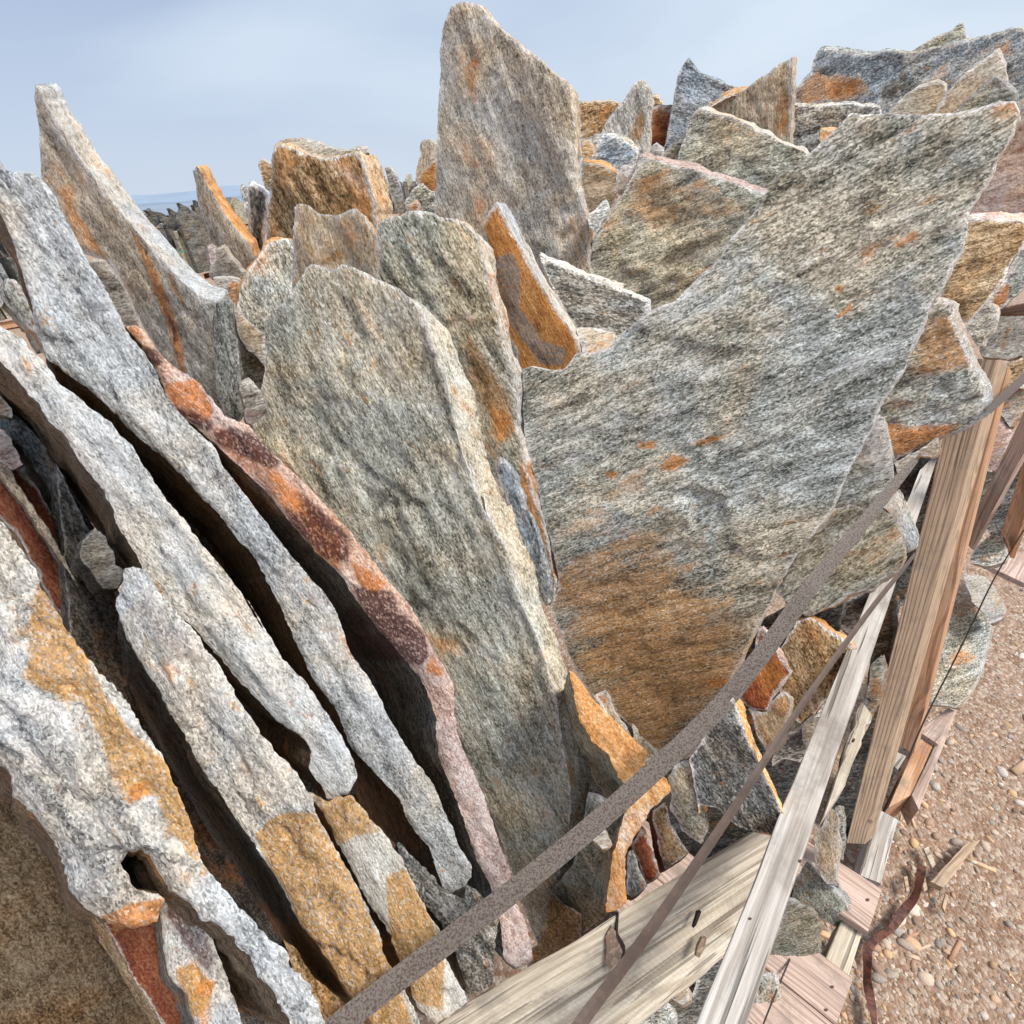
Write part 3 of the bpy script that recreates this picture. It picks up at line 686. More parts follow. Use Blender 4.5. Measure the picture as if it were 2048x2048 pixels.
# steel bands
def band(name, px, zs, width_px, mat, label, cat='strap', thick=.0012, group=None, nseg=30):
    p = P(px); p = p if len(p) > 2 else np.array([p[0] + (p[1] - p[0]) * t for t in np.linspace(0, 1, 12)])
    # smooth spline through the given points
    t = np.linspace(0, len(p) - 1, nseg + 1); i = np.minimum(t.astype(int), len(p) - 2); f = (t - i)[:, None]
    q = p[i] * (1 - f) + p[i + 1] * f
    for _ in range(14): q[1:-1] = .25 * q[:-2] + .5 * q[1:-1] + .25 * q[2:]
    zz = np.interp(np.linspace(0, 1, nseg + 1), np.linspace(0, 1, len(zs)), zs); ww = np.interp(np.linspace(0, 1, nseg + 1), np.linspace(0, 1, len(width_px)), width_px)
    tg = np.gradient(q, axis=0); tg /= np.linalg.norm(tg, axis=1)[:, None]; nr = np.stack([-tg[:, 1], tg[:, 0]], 1)
    V = []; F = []
    for k in range(nseg + 1):
        a = q[k] - nr[k] * ww[k] / 2; b = q[k] + nr[k] * ww[k] / 2
        A = at_z(a[0], a[1], zz[k]); B = at_z(b[0], b[1], zz[k]); c = (A + B) / 2; r = ray(q[k][0], q[k][1]); bk = r / np.linalg.norm(r) * thick
        V += [A, c - bk * .35, B, B + bk, A + bk]
    for k in range(nseg):
        for j in range(5): l = (j + 1) % 5; F.append([k * 5 + j, (k + 1) * 5 + j, (k + 1) * 5 + l, k * 5 + l])
    F.append([0, 1, 2, 3, 4]); F.append([nseg * 5 + j for j in (4, 3, 2, 1, 0)])
    V = np.array(V); o = link_mesh(name, V, F, [mat], smooth=False, loc=V.mean(0), frame=np.eye(3)); return tag(o, label, cat, group)
band('steel_strap', 'S:640,2080 I:0,1530 I:560,1110 I:1020,742 I:1465,335 I:1825,0 F:560,1850 F:655,1710 F:830,1500 F:1000,1300 F:1150,1110 F:1285,950', [.41, .44, .47, .50, .53, .56, .58, .59, .61, .63, .65, .67], [50, 49, 46, 43, 40, 36, 32, 28, 24, 14], STEEL,
     'wide mottled grey steel strap stretched diagonally over the stones and cream rail', thick=.001, nseg=60)
band('steel_strap', 'S:1145,2075 I:1000,1770 I:1340,1340 I:1932,470 G:380,960 G:620,600 G:1040,20 F:1200,1620 F:1285,1510', [.43, .45, .48, .53, .55, .59, .66, .7, .73], [32, 29, 25, 18, 15, 13, 11, 9, 6], STEELB,
     'narrow brown steel strap running beside the white side rail', thick=.001, nseg=60)
band('steel_strap', 'N:690,670 N:800,560 N:900,470 N:1010,370', [.66, .72, .8, .9], [13, 16, 18, 18], STEELB, 'dark brown strap passing right over the top of the tan post', nseg=16)
band('wire_tie', 'G:370,1932 G:640,1560 G:730,1290 G:860,1180', [.8, .9, 1.0, 1.05], [3, 3, 3, 3], WIRE, 'thin wire crossing the lowest stones beside the pallet', nseg=16) if False else None
band('wire_tie', 'H:378,1634 H:480,1370 H:620,1060 H:740,780 H:870,500', [.9, 1.0, 1.1, 1.15, 1.2], [4, 4, 3.5, 3.5, 3], WIRE, 'thin rusty wire hanging in front of the pale strip of stone', nseg=24)
band('wire_tie', 'H:655,1540 H:790,1160 H:880,880 H:950,690', [1.2, 1.25, 1.28, 1.3], [3, 3, 3, 3], WIRE, 'thin wire in front of the lowest pallet boards', nseg=16)
band('wire_tie', 'G:1240,950 G:1330,720 G:1500,400 G:1700,-20 F:1760,1640 F:1932,1370', [1.25, 1.2, 1.15, 1.05, 1.0, .95], [4, 4, 3.5, 3.5, 3, 3], WIRE, 'long thin wire slanting up past the big slab on the gravel', nseg=30)
# ------------------------------------------------------------------ the stones (near to far)
# --- bottom left, the thick slabs under the camera
slab('huge blue-white slab with an olive and rust band at the bottom left corner',
     'B:-260,1100 0,1230 80,1340 130,1400 200,1500 230,1600 280,1700 350,1800 440,1932 C:450,330 560,460 640,580 740,730 800,860 850,1000 880,1120 920,1220 950,1270 1040,1380 1150,1490 1210,1570 1290,1620 1310,1700 1390,1770 1430,1860 1500,2010 1400,2010 1310,1927 1230,1800 1160,1700 1100,1620 1050,1550 980,1480 920,1470 850,1390 760,1320 720,1250 690,1190 640,1150 570,1155 545,1200 600,1300 700,1340 740,1370 700,1470 620,1490 540,1470 460,1450 380,1400 330,1330 280,1200 230,1100 160,990 60,880 30,780 -60,690 -320,480',
     .40, az=12, lean=38, shift=(-70, 60), dd=.20, mats=(EDGEG, BROWN_SHADE), strip=True, streak=(1, 1.5), crown=.012, jag=4, amp=1.6, rim=1.6,
     stains=[('A', 'C:170,-100 230,-60 360,200 480,420 640,640 760,760 830,940 880,1150 790,1080 740,1000 700,880 600,900 540,820 480,650 430,560 380,460 300,440 150,330 180,240 130,130', 9, .75),
             ('A', 'C:215,0 360,200 480,420 640,640 760,760 860,960 900,1200 850,1150 800,1000 700,800 560,640 470,480 420,360 260,180', 8, 1),
             ('R', 'C:590,840 660,820 690,880 620,910', 6, .8), ('R', 'C:470,1420 600,1350 740,1370 710,1480 560,1500', 5, 1),
             ('G', 'C:-60,500 40,580 140,690 230,830 330,960 420,1080 500,1200 560,1330 460,1420 330,1330 230,1100 60,880 -60,700', 10, .52),
             ('B', 'C:-60,-60 130,0 120,130 160,240 140,330 280,440 380,480 400,560 200,560 -60,560', 10, .62)],
     steps=[('C:-200,-100 130,0 150,230 150,330 290,440 370,470 450,700 540,830 640,900 740,1000 830,1180 700,1100 480,1120 400,1000 250,820 100,600 -200,500', .008)])
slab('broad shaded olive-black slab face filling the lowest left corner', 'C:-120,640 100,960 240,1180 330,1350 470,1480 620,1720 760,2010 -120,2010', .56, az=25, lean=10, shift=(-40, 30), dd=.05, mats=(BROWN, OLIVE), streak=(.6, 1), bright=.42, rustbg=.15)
slab('smooth dark red-brown plate between the shaded face and the nubbed slab', 'C:440,1420 720,1400 760,1600 830,1780 900,2010 780,2010 620,1740', .49, az=20, lean=12, shift=(-20, 10), dd=.03, mats=(RED, BROWN), streak=(.6, 1), amp=.5)
slab('narrow slab with an ochre and white end at the bottom edge left of centre', 'C:720,1400 770,1340 860,1400 940,1480 1000,1640 1040,1760 1120,2010 900,2010 840,1780 770,1700 745,1590', .435, az=8, lean=30, shift=(-60, 20), dd=.2, mats=(EDGEG, DARK), strip=True, crown=.008,
     stains=[('A', 'C:820,1640 900,1660 980,1740 960,1800 900,1880 850,1840', 7), ('R', 'C:930,1700 990,1720 960,1790 900,1760', 6, .7), ('G', 'C:730,1400 800,1360 940,1480 1000,1640 960,1700 850,1560', 8, .6)])
slab('brown sliver in the dark gap beside the long grey and orange slab', 'C:1280,1540 1350,1590 1410,1700 1580,1850 1560,2010 1440,1960 1360,1780', .47, az=8, lean=25, shift=(-40, 20), dd=.2, mats=(BROWN, DARK), strip=True)
# --- left group
slab('long slab, light grey above and orange-ochre below, crossed by the wide strap',
     'C:512,20 540,-40 B:680,1485 790,1480 870,1600 990,1740 1100,1860 C:930,220 1000,300 1050,400 1100,490 1190,620 1250,690 1340,780 1410,900 1440,980 1500,1100 1560,1200 1620,1310 1680,1430 1740,1560 1735,1600 1780,1680 1840,1770 1880,1850 1940,2010 1760,2010 1690,1927 1600,1810 1520,1690 1440,1580 1360,1470 1300,1350 1240,1250 1170,1150 1090,1050 1010,920 950,830 890,740 830,610 790,560 740,460 690,370 620,270 560,150',
     .45, az=10, lean=34, shift=(-75, 25), dd=.24, mats=(EDGEG, DARK), strip=True, crown=.012, amp=1.3, jag=2.4,
     stains=[('A', 'C:1150,1090 1210,1010 1290,970 1370,960 1430,970 1480,1060 1560,1200 1740,1560 1960,2100 1700,2010 1480,1700 1380,1500 1300,1330 1200,1180', 7, 1), ('G', 'C:560,-20 700,-40 860,110 1000,290 1040,420 900,340 760,260 640,120', 22, .42)])
slab('small pale knob of stone wedged above the grey and orange slab', 'B:435,1390 455,1330 520,1262 585,1300 595,1350 625,1385 635,1460 690,1500 640,1600 560,1600 490,1490 450,1440', .50, az=5, lean=20, shift=(-20, 20), dd=.08, mats=(TGREY, DARK), amp=1.4, bright=.48)
slab('broken slab with an olive top, white middle and ochre end beside the wide strap',
     'K:380,930 500,990 560,965 640,940 730,1030 800,1120 860,1180 930,1290 990,1380 1050,1500 1110,1620 1180,1760 1230,1840 I:260,1440 I:380,1680 I:200,1800 100,1700 50,1590 K:930,1932 880,1780 760,1650 700,1530 640,1400 560,1260 510,1140 440,1030',
     .50, az=12, lean=32, shift=(-60, 20), dd=.2, mats=(PALEW, BROWN_SHADE), strip=True, crown=.009, jag=2.5,
     stains=[('A', 'K:380,900 640,900 860,1180 700,1200 560,1270 440,1060', 7, .8), ('G', 'K:380,900 640,900 860,1160 720,1170 560,1230 440,1060', 12, .38), ('A', 'K:880,1440 1000,1400 1100,1600 1240,1900 1240,2300 850,2200 900,1800', 8, 1)])
slab('dark speckled slab chunk sunk between the ochre end and the pale striped slabs',
     'K:950,1250 1110,1390 1260,1570 1380,1620 1400,1520 1470,1560 1500,1600 1600,1680 I:550,1200 525,1400 510,1590 385,1645 300,1400 230,1250 80,1050 0,900', .53, az=8, lean=25, shift=(-50, 10), dd=.2, mats=(DARK, DARK), strip=True,
     stains=[('B', 'I:330,1330 540,1230 520,1450 430,1520', 14, .5)])
slab('pale slab edge with fine dark lamination lines ending in a blunt broken tip',
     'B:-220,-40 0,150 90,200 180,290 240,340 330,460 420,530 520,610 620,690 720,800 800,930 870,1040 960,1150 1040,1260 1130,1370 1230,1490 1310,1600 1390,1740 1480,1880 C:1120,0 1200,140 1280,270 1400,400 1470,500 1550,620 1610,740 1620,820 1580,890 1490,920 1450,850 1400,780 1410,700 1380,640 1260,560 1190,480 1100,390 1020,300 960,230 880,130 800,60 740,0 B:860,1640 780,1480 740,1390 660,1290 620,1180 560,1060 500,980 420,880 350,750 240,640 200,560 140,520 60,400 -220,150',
     .47, az=12, lean=30, shift=(-62, 28), dd=.26, mats=(PALE, BROWN_SHADE), strip=True, crown=.012, amp=1.5, jag=2.4, stains=[('A', 'C:900,100 960,200 1160,420 1380,640 1400,760 1300,560 1100,300', 10, .3)])
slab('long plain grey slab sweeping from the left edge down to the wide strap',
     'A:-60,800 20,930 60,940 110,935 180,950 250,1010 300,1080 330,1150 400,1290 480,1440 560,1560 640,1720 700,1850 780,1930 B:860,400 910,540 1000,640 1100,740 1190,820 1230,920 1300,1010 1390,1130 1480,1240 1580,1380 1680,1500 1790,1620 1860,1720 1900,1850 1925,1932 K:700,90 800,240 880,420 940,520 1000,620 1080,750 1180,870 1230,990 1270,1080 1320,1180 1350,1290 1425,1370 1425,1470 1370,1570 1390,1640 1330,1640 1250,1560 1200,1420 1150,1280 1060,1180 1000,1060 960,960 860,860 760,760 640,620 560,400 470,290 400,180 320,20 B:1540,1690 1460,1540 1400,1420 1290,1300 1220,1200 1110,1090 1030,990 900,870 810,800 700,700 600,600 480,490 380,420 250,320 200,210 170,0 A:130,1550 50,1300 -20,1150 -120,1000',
     .53, az=14, lean=26, shift=(-60, 30), dd=.24, mats=(EDGEG, BROWN_SHADE), strip=True, crown=.010, amp=1.0, jag=2.0, bright=.97,
     stains=[('G', 'A:20,950 200,960 500,1500 760,1900 700,1990 450,1500 200,1150 20,1100', 30, .30)])
slab('slab with a purple-black and flame-orange weathered edge left of the centre slab',
     'B:670,130 690,140 740,130 790,170 850,260 920,340 1030,410 1100,460 1180,560 1240,640 1370,690 1450,790 1550,890 1660,990 1740,1070 1800,1140 1932,1280 J:100,640 210,780 290,870 340,960 400,1090 460,1180 500,1250 505,1400 530,1530 600,1680 650,1800 690,1932 I:500,640 560,830 610,940 640,1120 700,1250 730,1380 735,1440 630,1500 570,1420 560,1250 500,1030 430,900 370,720 330,600 270,460 220,330 200,200 205,110 J:430,1500 420,1420 360,1260 280,1150 180,1040 90,930 0,800 B:1860,1500 1750,1400 1650,1290 1560,1180 1480,1070 1380,980 1290,890 1200,810 1100,720 1000,640 930,560 890,460 850,380 800,290 740,200',
     .57, az=16, lean=28, shift=(-80, 20), dd=.24, mats=(PINK, DARK), strip=True, crown=.008, amp=1.0, jag=1.9,
     stains=[('R', 'B:690,140 760,140 800,230 740,215', 6, .9), ('G', 'B:770,240 860,270 920,340 880,380 820,370', 7, .9), ('R', 'B:890,470 1080,430 1180,600 1150,680 1000,640', 7, 1),
             ('R', 'B:1150,680 1300,700 1500,900 1700,1080 1900,1300 1880,1480 1700,1330 1450,1080 1200,830', 16, .62), ('G', 'B:940,560 1080,610 1190,680 1150,740 1000,660', 10, .95), ('G', 'B:1160,720 1300,700 1440,760 1560,900 1500,930 1400,900 1300,860 1200,800', 14, .95),
             ('G', 'B:1560,1150 1700,1200 1650,1060 1800,1180 1932,1300 1932,1450 1800,1420 1600,1250', 14, .95), ('R', 'J:0,650 80,690 180,760 120,830 40,760', 7, .95), ('G', 'J:0,760 60,780 200,800 240,880 370,1000 390,1110 330,1180 220,1130 150,1020 60,900', 8, .92), ('R', 'J:380,1080 460,1160 450,1220 350,1200', 6, .8)])
slab('big central speckled slab with pointed lower tip and thick pale laminated right side',
     'D:185,940 230,905 300,840 350,760 390,690 415,668 450,675 510,705 560,668 620,690 720,740 840,790 900,850 950,900 985,990 1010,1080 1060,1200 1090,1330 1120,1480 1150,1600 1210,1750 1270,1900 J:640,320 700,480 770,640 820,850 890,990 940,1130 990,1280 1020,1480 1060,1700 1070,1860 I:900,900 870,1010 820,1110 800,1220 760,1360 730,1290 600,920 540,740 440,480 300,200 J:500,1500 400,1240 200,980 100,840 -100,500 D:150,1600 130,1450 200,1390 175,1290 190,1200',
     .66, az=-16, lean=18, shift=(58, 22), dd=.035, mats=(P2M, EDGEO), streak=(.55, 1), amp=1.0, jag=2.0, K=9,
     stains=[('A', 'J:420,560 620,560 760,720 820,950 700,1000 560,800', 40, .42), ('B', 'D:950,1200 1060,1350 1150,1700 1300,1932 1180,1932 1000,1500', 30, .30)],
     steps=[('D:960,960 1060,1100 1150,1500 1300,1932 J:650,300 900,900 1080,1300 1100,1900 I:960,900 I:860,900 J:1000,1500 900,1100 700,600 560,250 500,0 D:1080,1400 1000,1150', .004),
            ('D:150,1500 380,1580 400,1540 600,1650 700,1900 J:300,400 500,800 200,900 -100,500', .005)])
slab('small blue-grey plate peeking out behind the pale side of the centre slab', 'J:720,150 745,170 800,235 795,270 840,350 830,400 870,430 900,520 930,640 975,770 970,850 945,880 880,800 780,450 700,200', .67, az=-25, lean=14, shift=(10, 4), dd=.03, mats=(BLUE, BLUE), streak=(.4, 1))
slab('tall round-topped slab with a white rim and rusty lower stains behind the centre slab',
     'D:730,480 790,445 850,440 880,415 940,408 1000,420 1040,445 1100,450 1150,470 1190,510 1230,560 1252,650 1270,750 1300,870 1325,960 1335,1060 1365,1120 1395,1190 1405,1300 1420,1450 1440,1600 J:830,100 860,230 890,330 930,450 960,600 985,740 980,860 950,850 880,700 780,450 600,100 D:1050,1500 900,1100 700,900 D:740,650',
     .70, az=-12, lean=14, shift=(27, 5), dd=.035, mats=(OLIVE, PALE), streak=(.6, 1), jag=2.6, gs=.85,
     stains=[('A', 'D:1120,1000 1240,1050 1400,1300 1420,1480 1320,1580 1250,1400 1150,1200', 26, .75), ('R', 'J:820,150 870,200 940,500 1000,760 960,740 880,450 820,300', 7, .8), ('R', 'D:1270,1350 1400,1400 1340,1570 1270,1500', 14, .6)])
slab('cream-grey slab with a two-horned top and orange right side behind the centre slab',
     'D:330,395 350,378 400,388 440,422 530,437 570,422 630,402 675,440 705,490 740,570 775,650 800,730 825,795 D:700,1000 400,1000 300,860 318,800 320,700 325,600', .74, az=-18, lean=12, shift=(9, 3), dd=.04, mats=(TAN, ORNE), streak=(.3, 1), bright=1.05, gs=.85,
     stains=[('A', 'D:430,640 560,570 620,640 480,690', 12, .6), ('A', 'D:700,500 800,700 830,790 780,720', 8, .5)])
slab('bright orange triangular slab with a grey lichen patch and white sloping edge',
     'D:1240,500 1270,430 1312,365 1370,490 1450,630 1520,750 1600,890 1680,1000 1725,1100 1640,1200 1540,1300 1440,1300 1400,1090 1370,1040 1330,880 1290,650 1255,560', .78, az=-10, lean=12, shift=(19, -6), dd=.05, mats=(ORNG, PALE), streak=(.5, 1), jag=1.4, amp=.6, gs=.9,
     stains=[('G', 'D:1290,650 1380,610 1420,700 1420,880 1500,980 1530,1040 1650,1080 1640,1160 1540,1165 1450,1060 1370,960 1330,860', 6, .9)])
slab('upright slab with a jagged tip, brown speckled shaft, leaning at the left edge', 'A:-160,860 0,880 30,910 50,950 60,1000 40,1200 60,1500 -160,1500', .60, az=10, lean=10, shift=(-10, 5), dd=.04, mats=(BLUE, GREY), streak=(.4, 1)) if False else None
slab('dark green-grey plate lying below the tall slab with a thin white top line',
     'D:1515,622 1600,668 1700,708 1850,758 1932,798 E:60,1198 170,1228 250,1266 325,1300 322,1350 250,1420 100,1500 E:0,1550 D:1800,1200 1700,975 1600,830', .84, az=10, lean=18, shift=(3, -7), dd=.03, mats=(DARK, PALE), streak=(1, .2), rustbg=.2, bright=1.3)
slab('pale ledge of stone in the notch beside the orange triangle', 'D:1690,972 1750,972 1800,980 1890,1000 1870,1100 1800,1200 1740,1140', .80, az=-5, lean=55, shift=(0, 14), dd=.05, mats=(PALEW, TAN), amp=1.4)
# --- the great slab
slab('huge flaring grey slab with a rusty brown lower end, largest of the heap',
     'D:1435,1175 1500,1168 1570,1183 1640,1172 1690,1112 1730,1097 1780,1102 1850,1072 1932,990 E:300,1360 340,1330 430,1290 520,1210 570,1160 620,1120 640,1060 700,990 790,890 830,800 900,740 990,690 1050,620 1110,570 1150,530 1180,482 1230,492 1350,492 1500,492 1650,482 1740,460 1830,432 1900,432 1925,480 1890,560 1840,650 1800,740 1750,830 1710,900 1700,980 1680,1060 1620,1170 1590,1230 1540,1300 1500,1400 1450,1506 F:1350,130 1290,230 1250,350 1190,470 1080,600 1050,690 1010,800 940,930 880,1060 830,1180 770,1290 690,1390 620,1470 530,1590 450,1720 400,1830 350,1932 G:300,260 230,390 150,560 60,760 0,870 I:1630,290 1600,320 1560,340 1400,280 J:1430,1560 1370,1470 1290,1400 1240,1300 1170,1310 1130,1250 1080,1160 1020,1000 970,880 1000,800 1000,720 970,560 930,420 905,300 860,150 840,0 D:1440,1400',
     .66, az=-13, lean=16, shift=(9, 1), dd=.03, mats=(GREY, PALE), streak=(1, -.42), amp=.85, jag=2.2, sp=6.5, bright=1.04, gs=.95, rustbg=-.1,
     stains=[('A', 'J:940,760 1150,600 1450,500 1700,640 1850,820 1960,1020 1900,1250 1700,1500 1600,1700 1350,1700 1050,1200', 110, 1.0), ('R', 'J:1250,1000 1500,1150 1750,1250 1550,1560 1350,1350', 60, .42),
             ('R', 'J:1380,85 1480,80 1470,115 1400,125', 5, .9), ('R', 'J:1650,90 1760,45 1830,50 1700,110', 6, .85), ('R', 'J:1490,215 1560,150 1660,170 1550,225', 6, .9), ('R', 'J:1220,225 1310,215 1290,265 1230,260', 6, .85),
             ('R', 'E:1370,1050 1470,990 1480,1020 1400,1065', 4, .85), ('R', 'E:1120,1360 1210,1290 1200,1330 1140,1370', 4, .85), ('R', 'E:1240,1090 1290,1075 1290,1110', 4, .8), ('R', 'E:1120,1230 1170,1215 1160,1260 1110,1270', 4, .8),
             ('R', 'F:820,90 920,0 900,50 830,110', 5, .7), ('R', 'F:480,570 640,520 560,580', 6, .7), ('R', 'F:1100,490 1180,480 1150,505', 5, .7),
             ('R', 'J:1700,1230 1850,1200 1830,1260 1740,1280', 7, .8),
             ('A', 'J:1000,250 1350,150 1700,250 1400,400', 60, .42), ('A', 'D:1450,1200 1600,1180 1700,1350 1500,1600', 45, .40),
             ('B', 'E:700,1000 1000,700 1700,500 1500,1100 900,1300', 80, .34)],
     steps=[('J:1560,330 1640,300 1800,350 1800,440 1660,480 1640,380', -.008), ('J:1480,400 1600,370 1650,420 1640,490 1500,460', .004), ('F:130,1200 380,1340 380,1560 200,1500', .004),
            ('E:600,1500 900,1200 1400,1000 1900,600 1900,300 900,300 200,1400', .003)])
# --- tall slab at the top and things beside it
slab('tallest slab, grey-beige with a blunt peak, standing against the sky',
     'Z:838,40 850,12 880,0 905,10 935,47 975,77 1012,110 1040,135 1070,155 1080,175 1086,260 1086,330 1098,380 1110,420 1112,500 1124,524 1150,640 1000,700 850,680 822,480 818,400 822,300 826,200 831,100', .98, az=-12, lean=6, shift=(18, 2), dd=.05, mats=(TGREY, TGREY), streak=(.35, 1), amp=.75, gs=.85, bright=1.05, rustbg=.12,
     stains=[('R', 'Z:1010,200 1060,260 1090,400 1110,500 1080,480 1040,330', 16, .28), ('A', 'Z:940,130 1010,200 1060,330 980,250', 18, .35), ('G', 'Z:1090,330 1070,420 1050,450 1070,380', 4, .5), ('A', 'Z:1060,400 1115,400 1128,520 1080,500', 10, .45)],
     steps=[('Z:1080,150 1120,150 1150,560 1040,560 1060,450 1085,380 1080,300', -.010)])
slab('blocky brown slab with a flat tan top behind the cream-grey slab',
     'D:237,92 290,100 340,120 400,145 480,165 560,142 640,130 665,190 690,260 715,350 730,400 735,500 700,640 400,680 200,640 190,560 200,450 210,330 225,200', .98, az=-16, lean=5, shift=(44, 2), dd=.07, mats=(BROWN, TAN), streak=(.5, 1), amp=1.3, gs=.62, bright=1.15, rim=.7, K=10,
     stains=[('R', 'D:235,100 420,140 360,240 240,560 190,560', 20, .55), ('R', 'D:380,170 480,180 460,260 400,230', 10, .5), ('B', 'D:480,170 660,200 700,380 560,300 470,260', 22, .33)])
slab('tan flat-topped cap stone on the upper side of the blocky brown slab', 'D:237,90 262,68 300,60 380,58 450,75 520,105 600,115 660,92 690,100 700,130 640,134 560,145 480,168 400,150 340,125 290,104', .985, az=-8, lean=50, shift=(2, 4), dd=.06, mats=(TAN, TAN), jag=1.2, gs=.62)
slab('small rusty stub against the sky left of the blocky brown slab', 'D:160,180 175,165 220,185 232,250 225,330 190,300 165,240', 1.05, shift=(5, -2), dd=.04, mats=(BROWN, TAN), gs=.6, bright=1.3, rustbg=.7)
slab('thin pale slab edge leaning behind the right side of the blocky brown slab', 'D:768,208 790,198 815,235 850,320 868,405 840,440 800,340 780,270', 1.12, az=-10, shift=(5, 0), dd=.04, mats=(TGREY, PALE), gs=.5)
slab('long spear-shaped grey slab with rust streaks pointing up against the sky at left',
     'A:178,458 200,490 230,555 300,665 360,760 430,880 500,960 560,1040 640,1150 720,1245 800,1340 900,1450 1000,1560 1100,1640 1190,1672 1200,1760 1190,1932 B:1190,500 B:1240,640 1150,720 1000,600 B:850,250 A:780,1800 700,1650 600,1450 400,1380 260,1180 215,980 205,760 185,600',
     .80, az=-18, lean=8, shift=(37, -20), dd=.05, mats=(TGREY, PALE), streak=(.62, 1), amp=1.2, gs=.85, jag=1.3, bright=.95, K=9,
     stains=[('R', 'A:700,1240 760,1300 880,1520 960,1750 1010,1932 B:1030,400 1000,400 930,200 A:930,1850 860,1650 790,1450', 6, 1), ('A', 'A:900,1450 960,1540 1030,1700 1010,1720 940,1600', 5, .8), ('A', 'A:560,1050 640,1170 700,1300 620,1180', 10, .5), ('G', 'A:860,1580 960,1800 B:1000,380 A:940,1850', 4, .8)])
slab('dark squared end piece where the spear-shaped slab stops', 'A:1188,1675 1262,1642 1272,1720 1290,1850 B:1310,240 1330,440 1320,520 1340,650 1290,700 1230,620 1195,500 1180,250 A:1180,1800', .775, az=10, lean=5, shift=(6, 0), dd=.05, mats=(GREY, GREY), streak=(.2, 1), bright=.75, gs=.8)
slab('little grey slab with a tan rim wedged left of the spear-shaped slab', 'A:490,1452 530,1442 570,1442 615,1485 650,1550 690,1630 740,1740 780,1830 740,1900 640,1760 560,1600', .66, az=-10, shift=(4, -3), dd=.04, mats=(TGREY, PALEW), bright=.85)
# --- stones behind at left of centre
slab('pointed grey slab with a tan right side rising left of the blocky brown slab',
     'O:870,185 900,190 925,130 960,170 985,215 1010,290 1040,350 1100,430 1150,520 1260,690 1330,800 1400,900 1480,990 1560,1080 1600,1200 1640,1250 1560,1410 1500,1600 1200,1600 1090,1300 1060,1130 1040,900 980,750 940,600 920,400 890,260', 1.08, az=-22, lean=4, shift=(21, -8), dd=.05, mats=(TGREY, ORNE), streak=(.35, 1), gs=.6, jag=1.6, amp=1.3,
     stains=[('A', 'O:960,170 1010,300 1130,450 1090,480 1000,330', 5, .7), ('G', 'O:1080,430 1200,560 1300,740 1180,640', 8, .4)])
slab('stubby grey block with a white and orange top below the pointed grey slab', 'O:1160,1150 1230,1130 1400,1320 1460,1400 1550,1440 1500,1560 1400,1620 1200,1600 1060,1480 1050,1390 1110,1330 1150,1250', .97, az=-15, lean=5, shift=(9, -6), dd=.05, mats=(TGREY, PALEW), gs=.6, bright=.85)
slab('white-topped orange chunk below the stubby grey block', 'O:1110,1475 1240,1480 1400,1480 1480,1530 1530,1600 1400,1900 1330,1800 1200,1620', .92, az=0, lean=15, shift=(2, -4), dd=.04, mats=(PALEW, PALEW), gs=.6, stains=[('R', 'O:1310,1500 1500,1510 1500,1620 1390,1850 1320,1700', 5)])
slab('pink-grey pebble-like stone behind the stubby grey block', 'O:1060,1110 1110,1090 1150,1120 1165,1240 1130,1340 1085,1320', 1.03, shift=(3, 0), dd=.04, mats=(PINK, PINK), gs=.5)
slab('dark grey-green slab with a white top corner left of the blocky brown slab', 'O:1540,385 1600,370 1700,420 1775,500 1775,700 1740,900 1720,1200 1600,1250 1575,1000 1555,800 1560,600', 1.12, az=-5, lean=5, shift=(3, -12), dd=.05, mats=(DARK, PALE), gs=.55, bright=1.5, streak=(.2, 1))
slab('thin dark slab tip standing just left of the dark grey-green slab', 'O:1458,362 1480,345 1530,410 1545,560 1555,800 1500,700 1465,500', 1.3, shift=(3, -1), dd=.03, mats=(DARK, GREY), gs=.5, bright=1.3)
slab('blue-white slab with an orange left rim left of the cream-grey slab', 'D:60,880 72,800 110,700 160,630 205,570 300,545 335,565 330,700 320,860 250,1000 190,1050 100,960', .86, az=14, lean=12, shift=(-5, -3), dd=.05, mats=(GREY, ORNE), streak=(.5, 1), gs=.7, bright=1.15, stains=[('R', 'D:60,880 72,800 205,570 240,560 140,720 90,850 70,950', 8, .7), ('B', 'D:200,590 320,560 320,720 240,640', 14, .5)])
slab('tan wedge between the spear-shaped slab and the centre slab', 'D:40,890 70,905 110,950 190,1010 200,1190 170,1140 100,1080 55,1000', .80, az=-5, lean=20, shift=(-2, 8), dd=.05, mats=(TAN, DARK), gs=.7, stains=[('R', 'D:40,890 70,905 60,990', 5, .5)])
slab('dark stone in the gap under the tan wedge', 'D:60,1030 110,1080 190,1150 200,1290 160,1290 75,1220', .84, az=-5, lean=10, shift=(-2, 8), dd=.05, mats=(OLIVE, DARK), gs=.7, bright=.7)
slab('small beige flake touching the left side of the centre slab', 'D:62,1245 85,1240 112,1222 150,1260 195,1310 200,1370 150,1420 95,1360', .74, az=-5, lean=20, shift=(0, 8), dd=.05, mats=(TGREY, TGREY), gs=.8)
slab('tiny pinkish stone just under the beige flake', 'D:95,1365 140,1370 175,1400 150,1450 100,1440 88,1410', .71, az=-5, lean=20, shift=(0, 8), dd=.05, mats=(PINK, TGREY), gs=.8, bright=.8)
